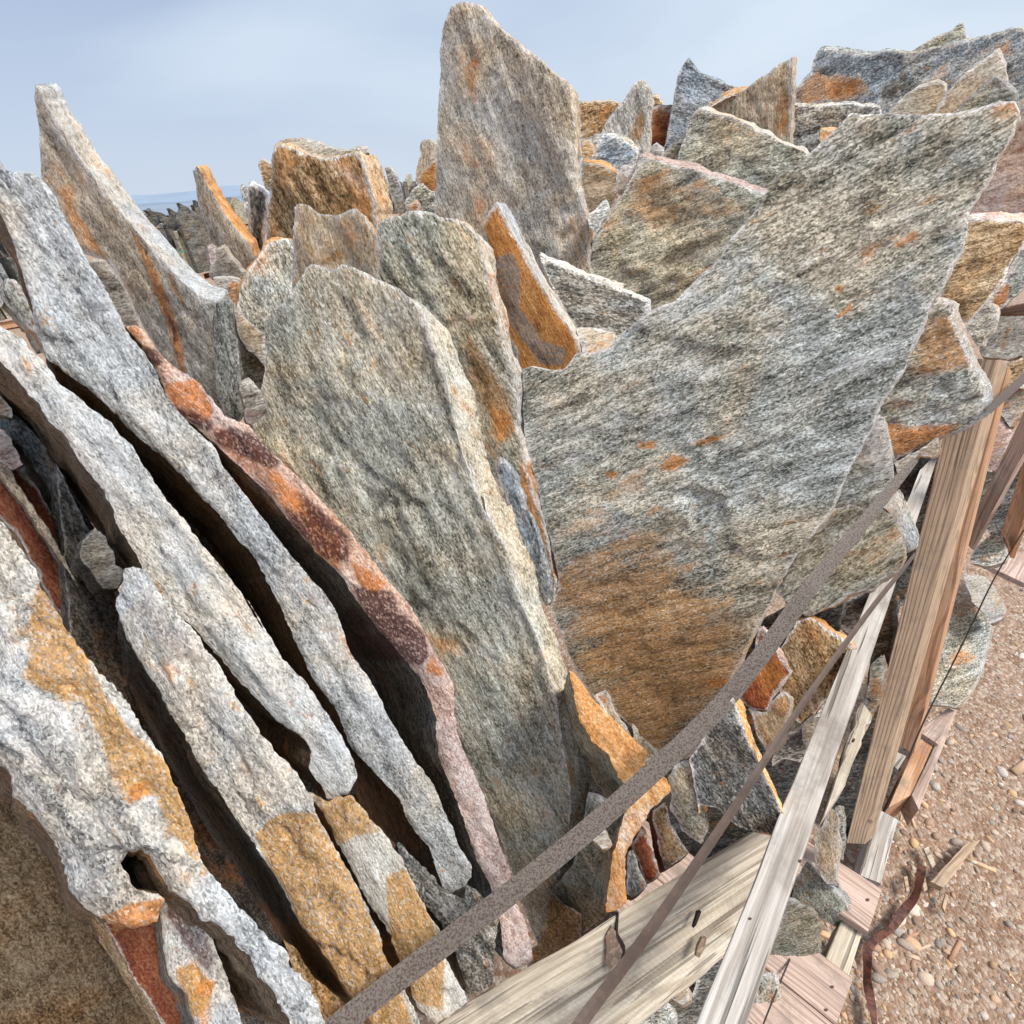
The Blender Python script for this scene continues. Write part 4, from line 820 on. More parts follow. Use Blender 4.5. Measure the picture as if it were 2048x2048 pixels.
# --- dark stones in the gap at the far left
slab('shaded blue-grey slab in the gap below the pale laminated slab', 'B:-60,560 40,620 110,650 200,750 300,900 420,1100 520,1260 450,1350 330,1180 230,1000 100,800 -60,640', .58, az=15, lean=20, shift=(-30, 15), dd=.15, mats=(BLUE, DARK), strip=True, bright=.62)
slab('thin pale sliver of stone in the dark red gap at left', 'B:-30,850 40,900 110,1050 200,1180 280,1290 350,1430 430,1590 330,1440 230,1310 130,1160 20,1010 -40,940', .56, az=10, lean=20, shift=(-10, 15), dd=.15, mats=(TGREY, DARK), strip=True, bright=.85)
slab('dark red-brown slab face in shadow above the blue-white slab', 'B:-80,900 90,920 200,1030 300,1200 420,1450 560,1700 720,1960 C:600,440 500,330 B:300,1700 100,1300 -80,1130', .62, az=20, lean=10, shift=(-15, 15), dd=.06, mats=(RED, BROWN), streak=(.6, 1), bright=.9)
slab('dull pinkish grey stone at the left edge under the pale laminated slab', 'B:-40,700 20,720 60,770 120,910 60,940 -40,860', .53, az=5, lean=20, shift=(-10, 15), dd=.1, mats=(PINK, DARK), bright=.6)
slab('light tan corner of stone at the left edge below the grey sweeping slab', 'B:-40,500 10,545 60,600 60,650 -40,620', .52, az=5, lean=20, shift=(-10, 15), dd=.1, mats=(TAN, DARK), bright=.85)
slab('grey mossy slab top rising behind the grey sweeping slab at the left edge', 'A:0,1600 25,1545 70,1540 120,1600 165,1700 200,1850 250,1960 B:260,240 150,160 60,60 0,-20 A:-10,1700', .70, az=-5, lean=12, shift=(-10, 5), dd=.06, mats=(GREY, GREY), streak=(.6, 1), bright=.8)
slab('added dark backdrop slab in the gap between the long grey slab and the purple-edged slab', 'B:250,300 900,900 K:300,0 K:1300,1300 K:1300,1800 K:400,1300 C:900,600 B:600,1200', .80, az=20, lean=10, shift=(-20, 10), dd=.05, mats=(DARK, DARK), streak=(.6, 1), bright=.6)  # added backdrop, its dark colour stands in for the shade in the gap
slab('added dark backdrop slab in the gap between the grey-orange slab and the blue-white slab', 'B:300,900 C:700,300 C:1100,1000 C:1700,2000 C:700,2000 C:400,1200', .74, az=20, lean=10, shift=(-20, 10), dd=.05, mats=(DARK, DARK), streak=(.6, 1), bright=.6)  # second added backdrop, gap shade painted as dark stone
# --- under and right of the centre slab
slab('slab with a glowing orange top edge under the tip of the great slab',
     'J:1060,1190 1085,1200 1120,1240 1160,1310 1220,1380 1290,1440 1340,1490 1390,1540 1440,1580 I:1350,350 1480,440 1500,512 1390,620 1340,700 1290,780 1250,850 1240,1000 1255,1110 1200,1165 1135,1180 1150,1000 1180,850 1240,650 1280,560 I:1225,440 J:1300,1710 1250,1600 1170,1530 1110,1430 1085,1300',
     .60, az=10, lean=30, shift=(-45, 10), dd=.2, mats=(ORNE, OLIVE), strip=True, crown=.006, streak=(.6, 1),
     stains=[('G', 'I:1290,560 1400,560 1480,560 1300,900 1260,1200 1100,1200 1180,850', 12, .30), ('B', 'I:1200,600 1400,560 1500,520 1500,560 1300,900 1260,1200 1100,1200 1180,850', 14, .5), ('G', 'I:1180,800 1260,860 1260,1200 1100,1200', 20, .45)])
slab('cream shard standing between the orange-edged slab and the great slab', 'J:1175,1315 1240,1285 1275,1390 1310,1430 1370,1530 1365,1450 1400,1500 1440,1540 1490,1600 1420,1640 1300,1480', .615, az=0, lean=12, shift=(5, 2), dd=.04, mats=(TAN, PALEW), streak=(.6, 1), stains=[('R', 'J:1175,1315 1240,1285 1275,1390 1230,1370', 6, .7)])
slab('dark olive slab face hanging below the strap under the centre slab', 'I:1040,520 1250,600 1250,850 1180,1000 1150,1190 950,1340 830,1200 820,1080 960,900', .70, az=-20, lean=6, shift=(4, 8), dd=.04, mats=(OLIVE, DARK), streak=(.6, 1), bright=.72)
slab('dark brown slab deep behind the cream rail', 'I:760,1360 830,1080 1000,1200 1000,1400 700,1560 700,1400', .78, az=-10, lean=6, shift=(4, 8), dd=.04, mats=(BROWN, DARK), streak=(.6, 1), bright=.5)
slab('little tan nub of stone just below the wide strap', 'I:1060,770 1090,745 1135,720 1150,770 1168,805 1120,832 1090,810', .585, shift=(2, 6), dd=.04, mats=(PALEW, TAN))
slab('grey-olive slab with diagonal streaks below the strap, between orange edge and dark slab', 'I:1480,430 1520,360 1600,330 1650,470 1680,620 1700,700 1660,790 1560,730 1490,600 1500,520', .635, az=-10, lean=10, shift=(5, 2), dd=.04, mats=(OLIVE, OLIVE), streak=(.7, 1), bright=.85)
slab('tan slab edge standing above the cream rail', 'I:1390,620 1460,570 1500,700 1560,800 1600,850 1460,960 1420,800', .655, az=-20, lean=8, shift=(-12, 6), dd=.06, mats=(BROWN, RED), streak=(.3, 1), bright=.8)
slab('dark red slab slice in the gap above the cream rail', 'I:1280,810 1340,700 1400,860 1440,970 1360,1030 1320,920', .665, az=-20, lean=8, shift=(-12, 6), dd=.06, mats=(RED, RED), streak=(.3, 1))
slab('thin blue-grey slab slice in the gap above the cream rail', 'I:1255,850 1285,840 1320,930 1360,1040 1280,1110 1245,1080', .66, az=-20, lean=8, shift=(-12, 6), dd=.06, mats=(BLUE, DARK), streak=(.3, 1), bright=.8)
slab('charcoal-grey slab with an orange right edge resting its point on the white side rail',
     'G:-60,960 0,870 60,760 200,590 215,640 250,740 290,850 340,950 400,1080 440,1160 480,1250 520,1320 530,1390 505,1420 420,1415 330,1392 240,1370 200,1335 120,1260 0,1230 I:1650,640 I:1610,380', .595, az=-18, lean=10, shift=(11, -6), dd=.03, mats=(DARK, ORNE), streak=(.6, 1), bright=1.35, K=6, stains=[('B', 'G:470,1280 560,1300 530,1420 490,1400', 6, .8)])
slab('rusty brown slab with an orange upper edge beside the white side rail', 'G:580,130 660,108 700,130 770,180 850,235 940,290 938,370 880,460 790,560 750,610 620,760 540,700 480,560 480,300', .80, az=-8, lean=14, shift=(5, -9), dd=.04, mats=(BROWN, ORNE), streak=(.5, 1), bright=1.15, rustbg=.5)
slab('dark red slab with a pink right edge crossed by the wide strap', 'G:360,150 400,200 450,290 500,350 548,435 505,500 440,580 400,672 310,655 240,600 240,500 320,350', .70, az=-12, lean=12, shift=(7, -5), dd=.03, mats=(RED, PINK), streak=(.4, 1), bright=1.2, stains=[('R', 'G:300,350 520,400 500,500 380,650 260,560', 20, .6)])
slab('mottled tan slab just below the dark red slab', 'G:290,650 400,675 430,610 500,548 552,590 540,680 500,780 520,830 450,920 400,900 340,800', .73, az=-5, lean=14, shift=(5, -3), dd=.03, mats=(TAN, PALEW), streak=(.5, 1), bright=.8, rustbg=.3)
slab('dark grey stone in the gap between the rusty brown slab and the white rail', 'G:610,750 700,680 745,610 720,760 650,890 600,970 500,940 430,1000 440,900 540,780', .86, az=-5, lean=10, shift=(3, 3), dd=.05, mats=(DARK, DARK), bright=1.2)
slab('pale sliver of stone standing in the gap left of the white rail', 'G:610,760 690,690 700,800 650,900 620,860', .84, az=-10, lean=10, shift=(3, 3), dd=.03, mats=(TGREY, TAN), bright=.7)
slab('brown slab with crumbly lower edge seen through between the two straps',
     'F:700,1330 780,1262 900,1232 1100,1252 1150,1285 1200,1380 1228,1490 1210,1620 1120,1655 1040,1722 920,1755 800,1832 650,1885 540,1815 440,1745 480,1600 600,1450', .74, az=-6, lean=14, shift=(3, 5), dd=.04, mats=(OLIVE, TAN), streak=(1, -.6), bright=.80, rustbg=.5, amp=1.0, jag=2.8)
slab('grey slab with a thick pale right edge behind the great slab and the strap', 'F:1040,690 1070,690 1100,705 1125,800 1140,880 1150,960 1160,1050 1150,1180 1120,1270 900,1245 760,1290 800,1120 940,900', .72, az=-14, lean=10, shift=(9, 2), dd=.04, mats=(GREY, PALE), streak=(1, -.3), bright=.9, stains=[('B', 'F:1040,690 1100,705 1150,960 1100,1100 1000,950 980,850', 12, .6)])
slab('pale laminated slab edge reaching onto the white rail below the rusty slab', 'F:1100,1240 1150,1180 1195,1130 1235,1200 1270,1290 1315,1420 1312,1475 1245,1495 1215,1440 1160,1300', .735, az=-6, lean=20, shift=(-10, 8), dd=.08, mats=(PALE, TGREY), strip=True)
slab('rough grey and rust slab with a pale chipped right edge covering the tan post',
     'F:1385,-10 1500,20 1485,60 1500,110 1545,200 1590,300 1620,370 1650,450 1690,540 1700,600 1690,690 1600,760 1530,800 1440,830 1380,870 1300,900 1170,960 1140,1040 1000,1000 900,800 1000,500 1200,200', .69, az=-10, lean=10, shift=(18, -5), dd=.035, mats=(GREY, PALE), streak=(1, -.35), amp=1.5, jag=2.4, K=8,
     stains=[('A', 'F:1350,100 1500,60 1650,430 1500,420 1400,420 1250,450', 26, .78), ('R', 'F:1090,650 1200,560 1250,620 1140,690', 14, .6), ('R', 'F:1100,720 1250,760 1450,740 1560,740 1500,820 1300,910 1170,960', 12, .95)])
slab('crumbly tan flake tucked under the rough grey and rust slab', 'F:1165,975 1240,930 1330,880 1430,820 1440,890 1395,942 1310,925 1240,1000 1195,1040', .715, az=-5, lean=20, shift=(2, 5), dd=.05, mats=(TAN, TAN), amp=1.5)
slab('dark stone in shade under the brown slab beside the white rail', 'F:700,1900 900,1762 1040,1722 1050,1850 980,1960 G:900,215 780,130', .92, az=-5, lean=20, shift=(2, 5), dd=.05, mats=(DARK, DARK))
# --- the heap behind, right of the tall slab
slab('wide brown-speckled slab with a pink-red top edge right of the tall slab',
     'E:282,668 330,680 420,700 520,728 620,765 740,805 810,830 900,850 900,1400 300,1500 100,1500 30,1250 60,1080 95,1000 120,950 190,860 240,770', 1.03, az=-4, lean=10, shift=(5, -13), dd=.06, mats=(OLIVE, PINK), streak=(1, -.4), gs=.8, amp=1.5, bright=1.02, K=8,
     stains=[('A', 'E:260,720 400,720 820,850 760,950 600,1080 300,1000 180,930', 40, .58), ('R', 'E:430,740 640,800 700,880 560,830', 12, .55), ('B', 'E:270,660 330,670 300,720 260,740', 6, .6)])
slab('broad olive-grey slab with a cream sloping rim above the pink-edged slab', 'E:530,462 560,465 600,482 690,505 760,545 860,595 920,620 985,650 1010,680 1010,850 700,1000 420,850 450,650 490,560 515,490', 1.15, az=-4, lean=8, shift=(4, -6), dd=.05, mats=(OLIVE, PALEW), streak=(1, -.3), gs=.62, amp=1.5, bright=1.05, stains=[('A', 'E:620,500 780,560 980,650 850,620 700,560', 14, .45)])
slab('dark grey slanting strip beside the broad olive-grey slab', 'E:380,648 420,620 470,580 500,550 480,620 440,700 400,700', 1.2, shift=(3, -2), dd=.04, mats=(OLIVE, GREY), gs=.5, bright=.8)
slab('blue-grey pointed slab with a notched right slope against the sky', 'E:487,252 500,268 540,310 600,335 660,365 695,378 620,425 580,460 540,520 500,640 380,680 385,640 400,560 420,450 440,340 460,290', 1.45, az=2, lean=4, shift=(4, -2), dd=.05, mats=(BLUE, BLUE), gs=.5, streak=(1, .4), amp=1.3)
slab('striped tan slab with a swept peak and an orange left shoulder', 'E:575,462 600,445 660,415 735,385 780,345 825,318 870,285 942,240 945,300 940,430 930,600 900,700 700,700 560,600', 1.40, az=-6, lean=4, shift=(9, 0), dd=.05, mats=(TAN, TAN), gs=.5, streak=(.05, 1), amp=1.5, rustbg=.2, stains=[('R', 'E:570,465 640,400 690,375 738,375 730,395 640,430', 3, 1), ('A', 'E:860,380 930,380 930,600 860,560', 14, .6)])
slab('orange top face sliver on the shoulder of the striped slab', 'E:577,460 600,435 640,405 680,378 740,376 735,390 660,415 610,445', 1.39, lean=60, shift=(4, -3), dd=.04, mats=(ORNE, ORNE), gs=.5)
slab('very large dark slate-grey slab along the top right with a rusty left end', 'E:935,390 960,370 1010,310 1040,230 1055,207 1130,202 1180,222 1260,232 1330,222 1430,227 1560,207 1690,172 1780,157 1880,127 1990,140 1990,700 1400,700 1000,560', 1.95, az=6, lean=8, shift=(4, -5), dd=.08, mats=(BLUE, GREY), gs=.42, streak=(1, -.5), amp=2, bright=.85, sp=7,
     stains=[('A', 'E:960,370 1050,300 1250,330 1280,400 1150,440 950,420', 14, .8), ('R', 'E:1060,350 1250,330 1200,420 1100,430', 8, .6)])
slab('thin grey triangular slab rising above the large dark slab at top right', 'E:1425,232 1520,172 1610,132 1668,95 1688,160 1690,300 1400,300', 2.2, shift=(3, 0), dd=.05, mats=(OLIVE, PALE), gs=.4)
slab('dark ragged slab under the large dark slab, above the great slab', 'E:930,450 1050,455 1130,445 1200,442 1320,458 1325,600 1100,760 1000,700 925,620', 1.55, lean=15, shift=(3, -4), dd=.05, mats=(DARK, GREY), gs=.45, bright=1.4, streak=(1, -.3), amp=1.6)
slab('small tan dome-shaped slab just above the edge of the great slab', 'E:1340,500 1380,450 1420,410 1480,378 1560,347 1598,365 1600,420 1560,560 1340,560', 1.30, shift=(3, -2), dd=.05, mats=(TAN, PALEW), gs=.5, bright=.95)
slab('upright tan pointed slab near the top right corner', 'E:1535,500 1600,402 1680,312 1780,242 1822,207 1850,272 1862,352 1860,520 1700,580 1540,560', 1.22, shift=(4, -1), dd=.05, mats=(TAN, PALEW), gs=.5, streak=(1, -.6), bright=.98)
slab('olive triangular slab behind the corner of the great slab', 'E:1640,480 1700,422 1760,370 1812,326 1850,352 1900,392 1920,440 1900,560 1680,560', 1.10, shift=(4, -3), dd=.05, mats=(OLIVE, PALE), gs=.55, bright=.62)
slab('small orange block peeping over the great slab', 'E:1060,552 1125,556 1140,600 1060,640', 1.35, shift=(3, -3), dd=.05, mats=(ORNE, ORNE), gs=.5)
slab('grey sloping slab at the right edge above the pink-edged brown slab', 'E:1820,600 1880,540 1925,480 2000,400 2000,960 1650,960', .98, az=-5, shift=(4, -3), dd=.05, mats=(PINK, PALE), gs=.6, streak=(1, -.3), bright=.72)
slab('brown slab with a pink and white top edge at the right edge', 'M:1200,235 1330,240 1480,245 1700,250 1990,300 1990,480 1800,760 1650,1030 1480,1260 1350,1420 1240,1560 1130,1600 900,1500 850,1100 950,700', .88, az=-6, lean=10, shift=(4, -22), dd=.05, mats=(BROWN, PINK), gs=.8, streak=(1, -.3), bright=1.4, amp=1.4, stains=[('B', 'M:1250,200 1450,200 1400,300 1250,260', 4, .5)])
slab('grey slab with a rusty lower end at the right edge behind the brown slab', 'M:1990,450 1900,600 1730,950 1500,1260 1400,1400 1640,1420 1750,1300 1990,1080', .94, shift=(4, -3), dd=.05, mats=(GREY, PALEW), gs=.7, stains=[('R', 'M:1640,1050 1760,1100 1720,1320 1600,1380 1500,1300', 5, .9)])
slab('round-cornered grey stone between the pale chipped edge and the dark beam', 'M:1480,1322 1590,1370 1615,1440 1580,1560 1540,1680 1460,1760 1420,1850 1380,1900 1300,1800 1200,1640 1240,1560 1330,1460', .84, lean=10, shift=(6, 3), dd=.04, mats=(GREY, PALE), gs=.8)
slab('large pinkish-brown slab with rust spots under the dark beam at right', 'M:1600,1480 1700,1470 1990,1470 1990,2000 N:990,300 960,240 850,262 N:660,250 M:1380,1900 1480,1740', 1.02, az=-5, shift=(4, 2), dd=.05, mats=(TGREY, TAN), gs=.6, rustbg=.45, bright=.8, stains=[('R', 'M:1690,1700 1740,1600 1800,1480 1760,1650 1720,1932 1640,1932', 3, .7)])
slab('orange and grey slab right of the tan post top', 'N:840,300 900,270 1000,240 1000,500 860,480 820,500', 1.10, shift=(4, 2), dd=.05, mats=(BROWN, TAN), gs=.6, bright=1.3, rustbg=.6)
slab('mottled orange-grey slab below the dark strap at the right edge', 'N:740,640 800,560 900,480 1000,400 1000,640 900,730 870,800 800,700', 1.14, shift=(4, 2), dd=.05, mats=(TGREY, TAN), gs=.6, rustbg=.7, bright=.85)
slab('salmon-coloured triangular slab between the tan post and the pale rail', 'N:745,650 790,680 840,760 885,835 860,900 790,1040 740,1145 690,1120 620,1060 640,900 700,760', 1.17, shift=(4, 2), dd=.05, mats=(PINK, PINK), gs=.6, rustbg=.3, stains=[('R', 'N:745,650 885,835 740,1145 640,1060', 30, .45)])
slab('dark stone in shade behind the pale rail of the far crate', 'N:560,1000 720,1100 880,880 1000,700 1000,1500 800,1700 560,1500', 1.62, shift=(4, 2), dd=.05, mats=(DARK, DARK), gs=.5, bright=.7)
slab('rounded grey and rust stone lying against the foot of the far crate', 'N:590,1760 630,1700 690,1640 770,1605 810,1640 835,1720 848,1800 835,1832 700,1862 600,1850 560,1830', 1.38, lean=35, shift=(2, 6), dd=.08, mats=(GREY, TGREY), gs=.6, rustbg=.3, amp=1.5)
slab('large grey slab leaning on the pallet above the gravel, streaked with rust at its foot', 'F:1500,1790 1650,1780 1730,1880 G:1740,160 1720,290 1690,420 1600,580 1540,650 1420,625 1300,640 1370,400 1440,100 F:1490,1880', 1.42, az=25, lean=28, shift=(3, 6), dd=.05, mats=(GREY, PALEW), gs=.6, bright=.95, stains=[('A', 'F:1480,1780 1660,1800 G:1600,120 1440,250', 22, .5)])
slab('pinkish broken slab above the large grey leaning slab on the right', 'F:1580,1650 1700,1640 1770,1730 1830,1860 1800,1900 1740,1932 1690,1860 1620,1800', 1.36, az=15, lean=35, shift=(3, 6), dd=.05, mats=(PALEW, PINK), gs=.6, rustbg=.2, bright=.8)
# --- behind the blocky slabs, right of the tall slab
slab('brown slab with a dark red corner against the sky right of the tall slab', 'L:40,505 200,492 330,502 450,520 440,640 300,780 180,860 40,880', 1.60, shift=(2, -2), dd=.05, mats=(BROWN, TAN), gs=.5, bright=1.2, stains=[('G', 'L:350,540 430,545 300,700 250,650', 4, .7), ('R', 'L:280,520 420,530 260,720 200,650', 5, .7)])
slab('rounded spike of beige stone with a rusty hollow', 'L:640,278 690,312 715,380 725,450 765,520 745,560 735,700 725,1000 620,1050 540,1000 400,900 230,860 280,720 400,560 460,510 520,400 580,312', 1.35, shift=(3, 0), dd=.06, mats=(TGREY, TGREY), gs=.55, streak=(.3, 1), amp=1.8, bright=1.15, stains=[('A', 'L:640,520 700,650 660,920 500,840 560,700', 6, .9)])
slab('small brown shard tip beside the beige spike', 'L:755,422 800,460 860,525 860,600 750,600', 1.55, shift=(2, 0), dd=.03, mats=(BROWN, TAN), gs=.5, bright=1.4)
slab('dark red slab filling the gap left of the blue-grey pointed slab', 'L:720,535 860,520 945,532 935,680 900,800 880,960 700,1000', 1.50, shift=(2, -1), dd=.04, mats=(RED, BROWN), gs=.5, stains=[('A', 'L:740,530 940,530 920,660 740,620', 4, .8), ('B', 'L:740,530 940,530 920,640 740,610', 10, .4)])
slab('tiny pale wedge stone at the foot of the dark red slab', 'L:735,940 790,898 855,945 860,1020 740,1020', 1.30, shift=(2, -1), dd=.03, mats=(TGREY, PALE), gs=.5)
slab('blue-grey squarish stone at the foot of the beige spike', 'L:275,792 400,815 450,830 520,890 625,965 600,1080 560,1200 450,1160 300,1120 180,1030 215,900', 1.22, az=-5, shift=(3, -3), dd=.05, mats=(BLUE, GREY), gs=.55, bright=1.15)
slab('white chip of stone left of the blue-grey squarish stone', 'L:165,842 200,822 245,822 215,930 190,940', 1.25, shift=(2, -1), dd=.03, mats=(PALE, PALE), gs=.5)
slab('small orange stone touching the right side of the tall slab', 'L:60,900 140,872 200,940 175,1060 60,1030', 1.20, shift=(2, -1), dd=.03, mats=(ORNE, ORNE), gs=.5)
slab('beige slab with a bright orange top edge right of the tall slab', 'L:60,1055 240,1100 430,1195 420,1300 420,1420 300,1600 200,1700 60,1600', 1.12, az=-3, shift=(2, -9), dd=.05, mats=(TAN, ORNE), gs=.6, bright=.95, stains=[('A', 'L:60,1055 430,1195 380,1260 100,1180', 8, .7)])
slab('pinkish white block beside the orange-edged beige slab', 'L:405,1225 450,1130 500,1120 575,1155 520,1300 450,1400 405,1380', 1.05, shift=(2, -2), dd=.04, mats=(TAN, PALEW), gs=.6, stains=[('B', 'L:430,1120 580,1130 530,1240 440,1210', 4)])
slab('small white and grey stone wedged between the tall slab and the pink-edged slab', 'L:140,1570 215,1525 300,1440 335,1530 255,1660 215,1760 140,1700', .98, lean=25, shift=(2, 3), dd=.04, mats=(GREY, PALE), gs=.6, bright=1.15)
slab('ragged tan slab standing left of the tall slab against the sky', 'T:850,90 890,125 940,80 1000,90 1095,180 1120,460 1100,900 700,950 680,850 690,780 720,580 770,400 790,180', 1.75, shift=(2, 0), dd=.04, mats=(TAN, TAN), gs=.45, streak=(.1, 1), sp=4)
slab('orange-brown slab with a jagged sloping top left of the tall slab', 'T:728,810 850,695 990,570 1080,470 1110,700 1110,1150 980,1130 860,1000 740,940', 1.60, shift=(2, -1), dd=.04, mats=(ORNG, TAN), gs=.5, sp=4, bright=1.0)
slab('grey slab below the orange-brown slab, left of the tall slab', 'T:640,1020 720,935 830,925 980,1085 1130,1110 1130,1640 980,1560 760,1520 450,1380 480,1290 560,1150', 1.45, shift=(2, -1), dd=.04, mats=(GREY, GREY), gs=.5, sp=4, bright=.95)
slab('little orange brick-like stone above the round-topped slab', 'T:480,1345 700,1275 760,1330 745,1460 640,1500 490,1460', 1.30, shift=(1, -2), dd=.04, mats=(ORNG, ORNE), gs=.5, sp=4)
# --- stones seen below the rails, down on the pallet
slab('tan slab standing on the pallet behind the white rail', 'G:680,1500 770,1250 825,1275 835,1420 810,1640 835,1720 760,1700 690,1600', 1.02, az=-5, shift=(4, 2), dd=.04, mats=(TAN, PALEW), bright=.85, gs=.7, streak=(.2, 1))
slab('grey slab upright in the gap beside the foot of the tan post', 'G:800,1240 850,1220 870,1330 860,1480 840,1560 815,1400', 1.10, shift=(3, 2), dd=.04, mats=(GREY, GREY), gs=.7, bright=.8)
slab('brown slab with a pale straight edge leaning on the pallet board', 'H:640,680 655,690 750,790 860,890 930,985 880,1030 820,1060 680,990 560,900 560,780', 1.10, az=-8, lean=20, shift=(9, -8), dd=.03, mats=(OLIVE, PALE), gs=.9, streak=(.7, 1), bright=.7, rustbg=.5)
slab('dark brown craggy slab with a torn grey end low on the pallet', 'H:540,890 600,920 650,930 735,1060 700,1120 725,1210 690,1340 600,1330 490,1360 360,1380 420,1180', 1.04, lean=20, shift=(4, -5), dd=.06, mats=(OLIVE, TGREY), gs=.9, bright=.55, rustbg=.5, amp=1.1, jag=3.5)
slab('pale upright stone near the bottom edge under the white rail', 'H:340,1420 400,1350 470,1350 482,1500 450,1720 340,1720', .98, shift=(3, 2), dd=.05, mats=(GREY, PALE), gs=.7, streak=(.2, 1))
slab('dark grey stone under the cream rail, left of the white rail', 'I:1180,1932 1300,1740 1420,1640 1560,1560 1620,1640 1700,1300 1900,1000 1700,1932', .95, shift=(3, 2), dd=.05, mats=(DARK, DARK), gs=.8, bright=1.2)
slab('pale broken stone peeking under the cream rail at the bottom edge', 'I:1270,1760 1350,1690 1420,1640 1500,1690 1520,1760 1560,1900 1260,1900', .88, shift=(3, 2), dd=.05, mats=(GREY, PALE), gs=.8, amp=1.8, jag=3)
slab('orange-tipped stone under the cream rail beside its broken edge', 'I:1480,1600 1560,1545 1605,1620 1600,1670 1560,1700 1500,1660', .86, shift=(3, 2), dd=.05, mats=(TAN, TAN), gs=.8, rustbg=.4)
slab('dark brown slab in the shade between the white rail and the tan post', 'G:1180,-40 1165,200 1120,400 1080,640 1000,560 1020,250 1100,0', 1.02, az=-5, shift=(4, 2), dd=.05, mats=(BROWN, DARK), gs=.6, bright=.6, rustbg=.3)
slab('rusty stone low between the white rail and the tan post', 'G:1090,330 1110,420 1070,620 1000,720 980,640 1030,400', .98, az=-5, shift=(4, 2), dd=.05, mats=(OLIVE, TAN), gs=.6, bright=.6, rustbg=.6)
slab('added black backdrop slab at the back of the gap beside the tan post', 'G:1150,500 1100,500 960,650 880,900 780,1150 800,1300 790,1500 840,1560 960,1600 1000,1450 1150,900', 1.34, az=-5, lean=30, shift=(4, 2), dd=.05, mats=(DARK, DARK), gs=.5, bright=.35)  # added backdrop, near-black colour paints the dark crate interior
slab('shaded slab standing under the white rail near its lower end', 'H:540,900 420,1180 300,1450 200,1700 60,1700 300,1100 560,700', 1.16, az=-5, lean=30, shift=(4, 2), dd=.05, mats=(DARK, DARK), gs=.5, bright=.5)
slab('added dark backdrop slab behind the upper end of the white rail', 'F:1130,960 1420,880 1420,1100 1330,1500 1250,1800 1060,1900 1000,1500', 1.30, az=-5, lean=20, shift=(4, 2), dd=.05, mats=(DARK, DARK), gs=.5, bright=.5)  # added to cover bright ground, shade of the gap put into its colour
slab('added dark backdrop slab deep inside the crate behind the straps', 'S:1150,1500 S:1500,1250 S:1700,1150 S:1640,1500 S:1500,1800 S:1300,1900 S:1050,1900', 1.15, az=-20, lean=5, shift=(4, 2), dd=.05, mats=(DARK, DARK), gs=.6, bright=.6)  # added filler, dark colour stands in for shade between the stones

# ------------------------------------------------------------------ things lying on the ground
def on_ground(reg):
    p = P(reg); return at_h(p[:, 0], p[:, 1], .0)
wp = on_ground('G:1350,1700 1560,1480 1650,1455 1430,1740'); wp[:, 2] = .022
o = prism('wood_offcut', wp, np.array([.0, .0, -.02]), W_TAN, seed=60, jag=.002, label='splintered offcut of tan timber lying on the gravel', cat='wood scrap')
for k, (r, l) in enumerate([('G:1320,1490 1350,1480 1395,1590 1375,1610', 'white splinter of wood beside the timber offcut'), ('G:1305,1640 1325,1630 1345,1740 1325,1750', 'pale splinter lying below the white splinter'),
                            ('G:1205,1660 1225,1655 1240,1750 1222,1755', 'short tan splinter left of the curled brown band'), ('H:1430,940 1450,870 1470,880 1450,980', 'small brown splinter below the timber offcut')]):
    q = on_ground(r); q[:, 2] = .012
    prism('wood_splinter', q, np.array([0, 0, -.008]), W_CREAM if k == 0 else W_TAN, seed=70 + k, nseg=4, label=l, cat='wood scrap', group='wood splinters on the gravel')
def ground_strip(px, w, mat, label, lift=.012):
    p = at_h(P(px)[:, 0], P(px)[:, 1], 0.); n = 48; t = np.linspace(0, len(p) - 1, n + 1); i = np.minimum(t.astype(int), len(p) - 2); f = (t - i)[:, None]; c = p[i] * (1 - f) + p[i + 1] * f
    for _ in range(3): c[1:-1] = .25 * c[:-2] + .5 * c[1:-1] + .25 * c[2:]
    tg = np.gradient(c, axis=0); tg /= np.linalg.norm(tg, axis=1)[:, None]; V = []; F = []
    for k in range(n + 1):
        a = .9 * math.sin(k * .22) ; nr = np.array([-tg[k][1] * math.cos(a), tg[k][0] * math.cos(a), math.sin(a)]); c[k][2] = lift + .006 * math.sin(k * .31) + abs(math.sin(a)) * w * .5
        dn = np.cross(tg[k], nr) * .0012
        V += [c[k] - nr * w / 2, c[k] + nr * w / 2, c[k] + nr * w / 2 + dn, c[k] - nr * w / 2 + dn]
    for k in range(n):
        for j in range(4): l = (j + 1) % 4; F.append([k * 4 + j, (k + 1) * 4 + j, (k + 1) * 4 + l, k * 4 + l])
    V = np.array(V); o = link_mesh('rusty_strap', V, F, [mat], smooth=False, loc=V.mean(0), frame=np.eye(3)); tag(o, label, 'strap')
ground_strip('G:1310,1590 1290,1700 1265,1800 H:1210,960 1130,1080 1010,1160 980,1210 990,1300 985,1400 1000,1500 1020,1680', .018, RUSTM, 'twisted rusty brown strap snaking over the gravel')

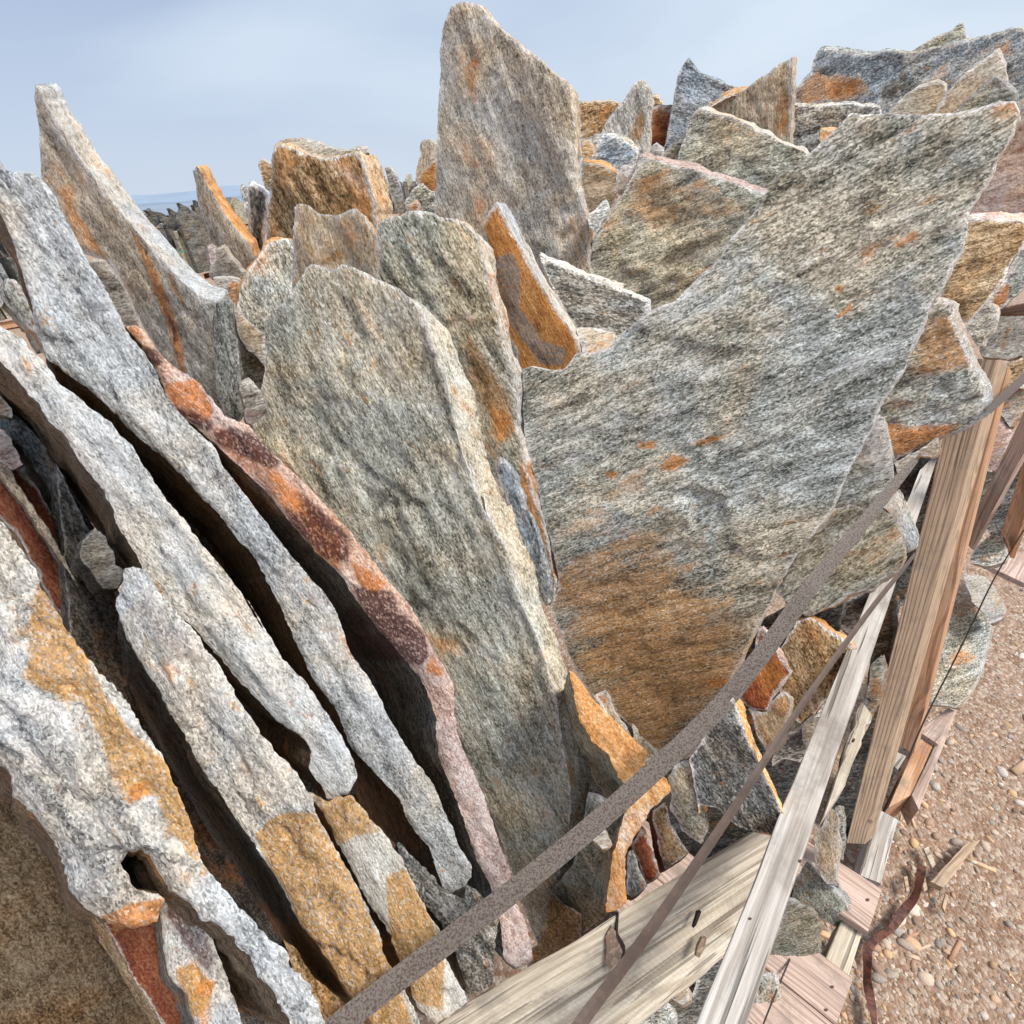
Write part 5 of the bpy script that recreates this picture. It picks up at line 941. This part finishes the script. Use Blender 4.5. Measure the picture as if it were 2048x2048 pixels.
# ------------------------------------------------------------------ far pallets of upright slate seen at left
def far_stack(cx, cy, n, zc, h, wdt, labelbase, group, seed, lean=0, wires=(.42, .75), teal=None, az=0):
    """pallet with n thin slabs on edge; (cx,cy) world position of the middle of its base"""
    rng = np.random.default_rng(seed)
    ca, sa = math.cos(az), math.sin(az); U = np.array([ca, sa, 0]); Wd = np.array([-sa, ca, 0]); c = np.array([cx, cy, 0.])
    pal = empty('pallet', c, labelbase[0], 'pallet', 'far pallets')
    for k in (-1, 0, 1):
        b = c + Wd * (k * .42 - .05) - U * wdt / 2; prism('stringer', [b + [0, 0, .11], b + U * wdt + [0, 0, .11], b + U * wdt + Wd * .1 + [0, 0, .11], b + Wd * .1 + [0, 0, .11]], DN * .1, W_ORANGE, pal, seed=seed + k, nseg=2)
    prism('deck', [c - U * wdt / 2 - Wd * .5 + [0, 0, .14], c + U * wdt / 2 - Wd * .5 + [0, 0, .14], c + U * wdt / 2 + Wd * .5 + [0, 0, .14], c - U * wdt / 2 + Wd * .5 + [0, 0, .14]], DN * .025, W_PINK, pal, seed=seed + 9, nseg=2)
    for i in range(n):
        x = -wdt / 2 + wdt * (i + .5) / n; t = wdt / n * rng.uniform(.55, .9); hh = h * rng.uniform(.72, 1.14); tip = rng.uniform(-.45, .4)
        y0, y1 = -.5, .45; lx = rng.uniform(-.07, .05); y0 += rng.uniform(-.06, .12)
        out = [(y0, 0), (y1, 0), (y1, hh * rng.uniform(.5, .8)), (.25 + tip * .3, hh * rng.uniform(.75, .95)), (tip, hh), (-.25, hh * rng.uniform(.8, .97)), (y0, hh * rng.uniform(.72, .98))]
        pts2 = []
        for a, b in zip(out, out[1:] + out[:1]):
            for s in range(5): pts2.append((a[0] + (b[0] - a[0]) * s / 5 + rng.normal(0, .008), max(0, a[1] + (b[1] - a[1]) * s / 5 + rng.normal(0, .01))))
        V = [c + U * (x + lx * q[1] - t / 2) + Wd * q[0] + np.array([0, 0, .14 + q[1]]) for q in pts2] + [c + U * (x + lx * q[1] + t / 2 + rng.normal(0, .002)) + Wd * q[0] + np.array([0, 0, .14 + q[1]]) for q in pts2]
        m = len(pts2); F = [list(range(m)), list(range(2 * m - 1, m - 1, -1))] + [[(k + 1) % m, k, m + k, m + (k + 1) % m] for k in range(m)]
        V = np.array(V); o = link_mesh('slate', V, F, [[DARK, DARK, BLUE, OLIVE][rng.integers(4)]] * 1, smooth=False, loc=V.mean(0), frame=np.stack([Wd, np.array([0, 0, 1.]), U], 1))
        a = o.data.color_attributes.new('mask', 'FLOAT_COLOR', 'POINT'); a.data.foreach_set('color', np.zeros(len(V) * 4, np.float32)); o.color = (.25, -1.0, rng.uniform(.5, 1.0), 1)
        tag(o, labelbase[1], 'stone slab', group)
    for k, wz in enumerate(wires):
        y = -.60; a = c - U * wdt / 2 + Wd * y + np.array([0, 0, .14 + h * wz]); b = a + U * wdt
        V = []; 
        for p_ in (a, b):
            for d in ((0, 0), (0, .016), (-.012, .016), (-.012, 0)): V.append(p_ + Wd * d[0] + np.array([0, 0, d[1]]))
        F = [[0, 1, 2, 3], [7, 6, 5, 4]] + [[k_, (k_ + 1) % 4 + 0, (k_ + 1) % 4 + 4, k_ + 4][::-1] for k_ in range(4)]
        V = np.array(V); mt = TEAL if (teal is not None and k == teal) else WIRE
        o = link_mesh('strap', V, F, [mt], smooth=False, loc=V.mean(0), frame=np.eye(3)); tag(o, labelbase[2 + k], 'strap')
def fs(cx, cy, n, h, wdt, d, grp, seed, teal=None, az=-.35):
    far_stack(cx, cy, n, 0, h, wdt, ['timber pallet under ' + d, 'dark slate on edge in ' + d, 'dark band across the lower part of ' + d, 'upper dark band across ' + d] if teal is None else
              ['timber pallet under ' + d, 'dark slate on edge in ' + d, 'teal strap around ' + d, 'dark band around ' + d], grp, seed, teal=teal, az=az, wires=(.36, .72) if teal is not None else (.42, .75))
fs(-7.7, 13.6, 22, 1.26, 2.5, 'the dark stack behind the spear-shaped slab', 'slate slabs in the dark stack behind the spear-shaped slab', 100, teal=0, az=-.25)
fs(-8.35, 8.5, 20, 1.15, 2.2, 'the stack at the very left edge', 'slate slabs in the stack at the left edge', 130, teal=0, az=.9)
fs(-17.0, 38.0, 10, 1.45, 3.4, 'the distant stack left of the blocky brown slab', 'slate slabs in the distant stack left of the blocky slab', 160)
fs(-5.9, 40.0, 10, 1.75, 3.6, 'the distant stack just left of the tall slab', 'slate slabs in the distant stack left of the tall slab', 190)
print('slabs', COUNT[0])
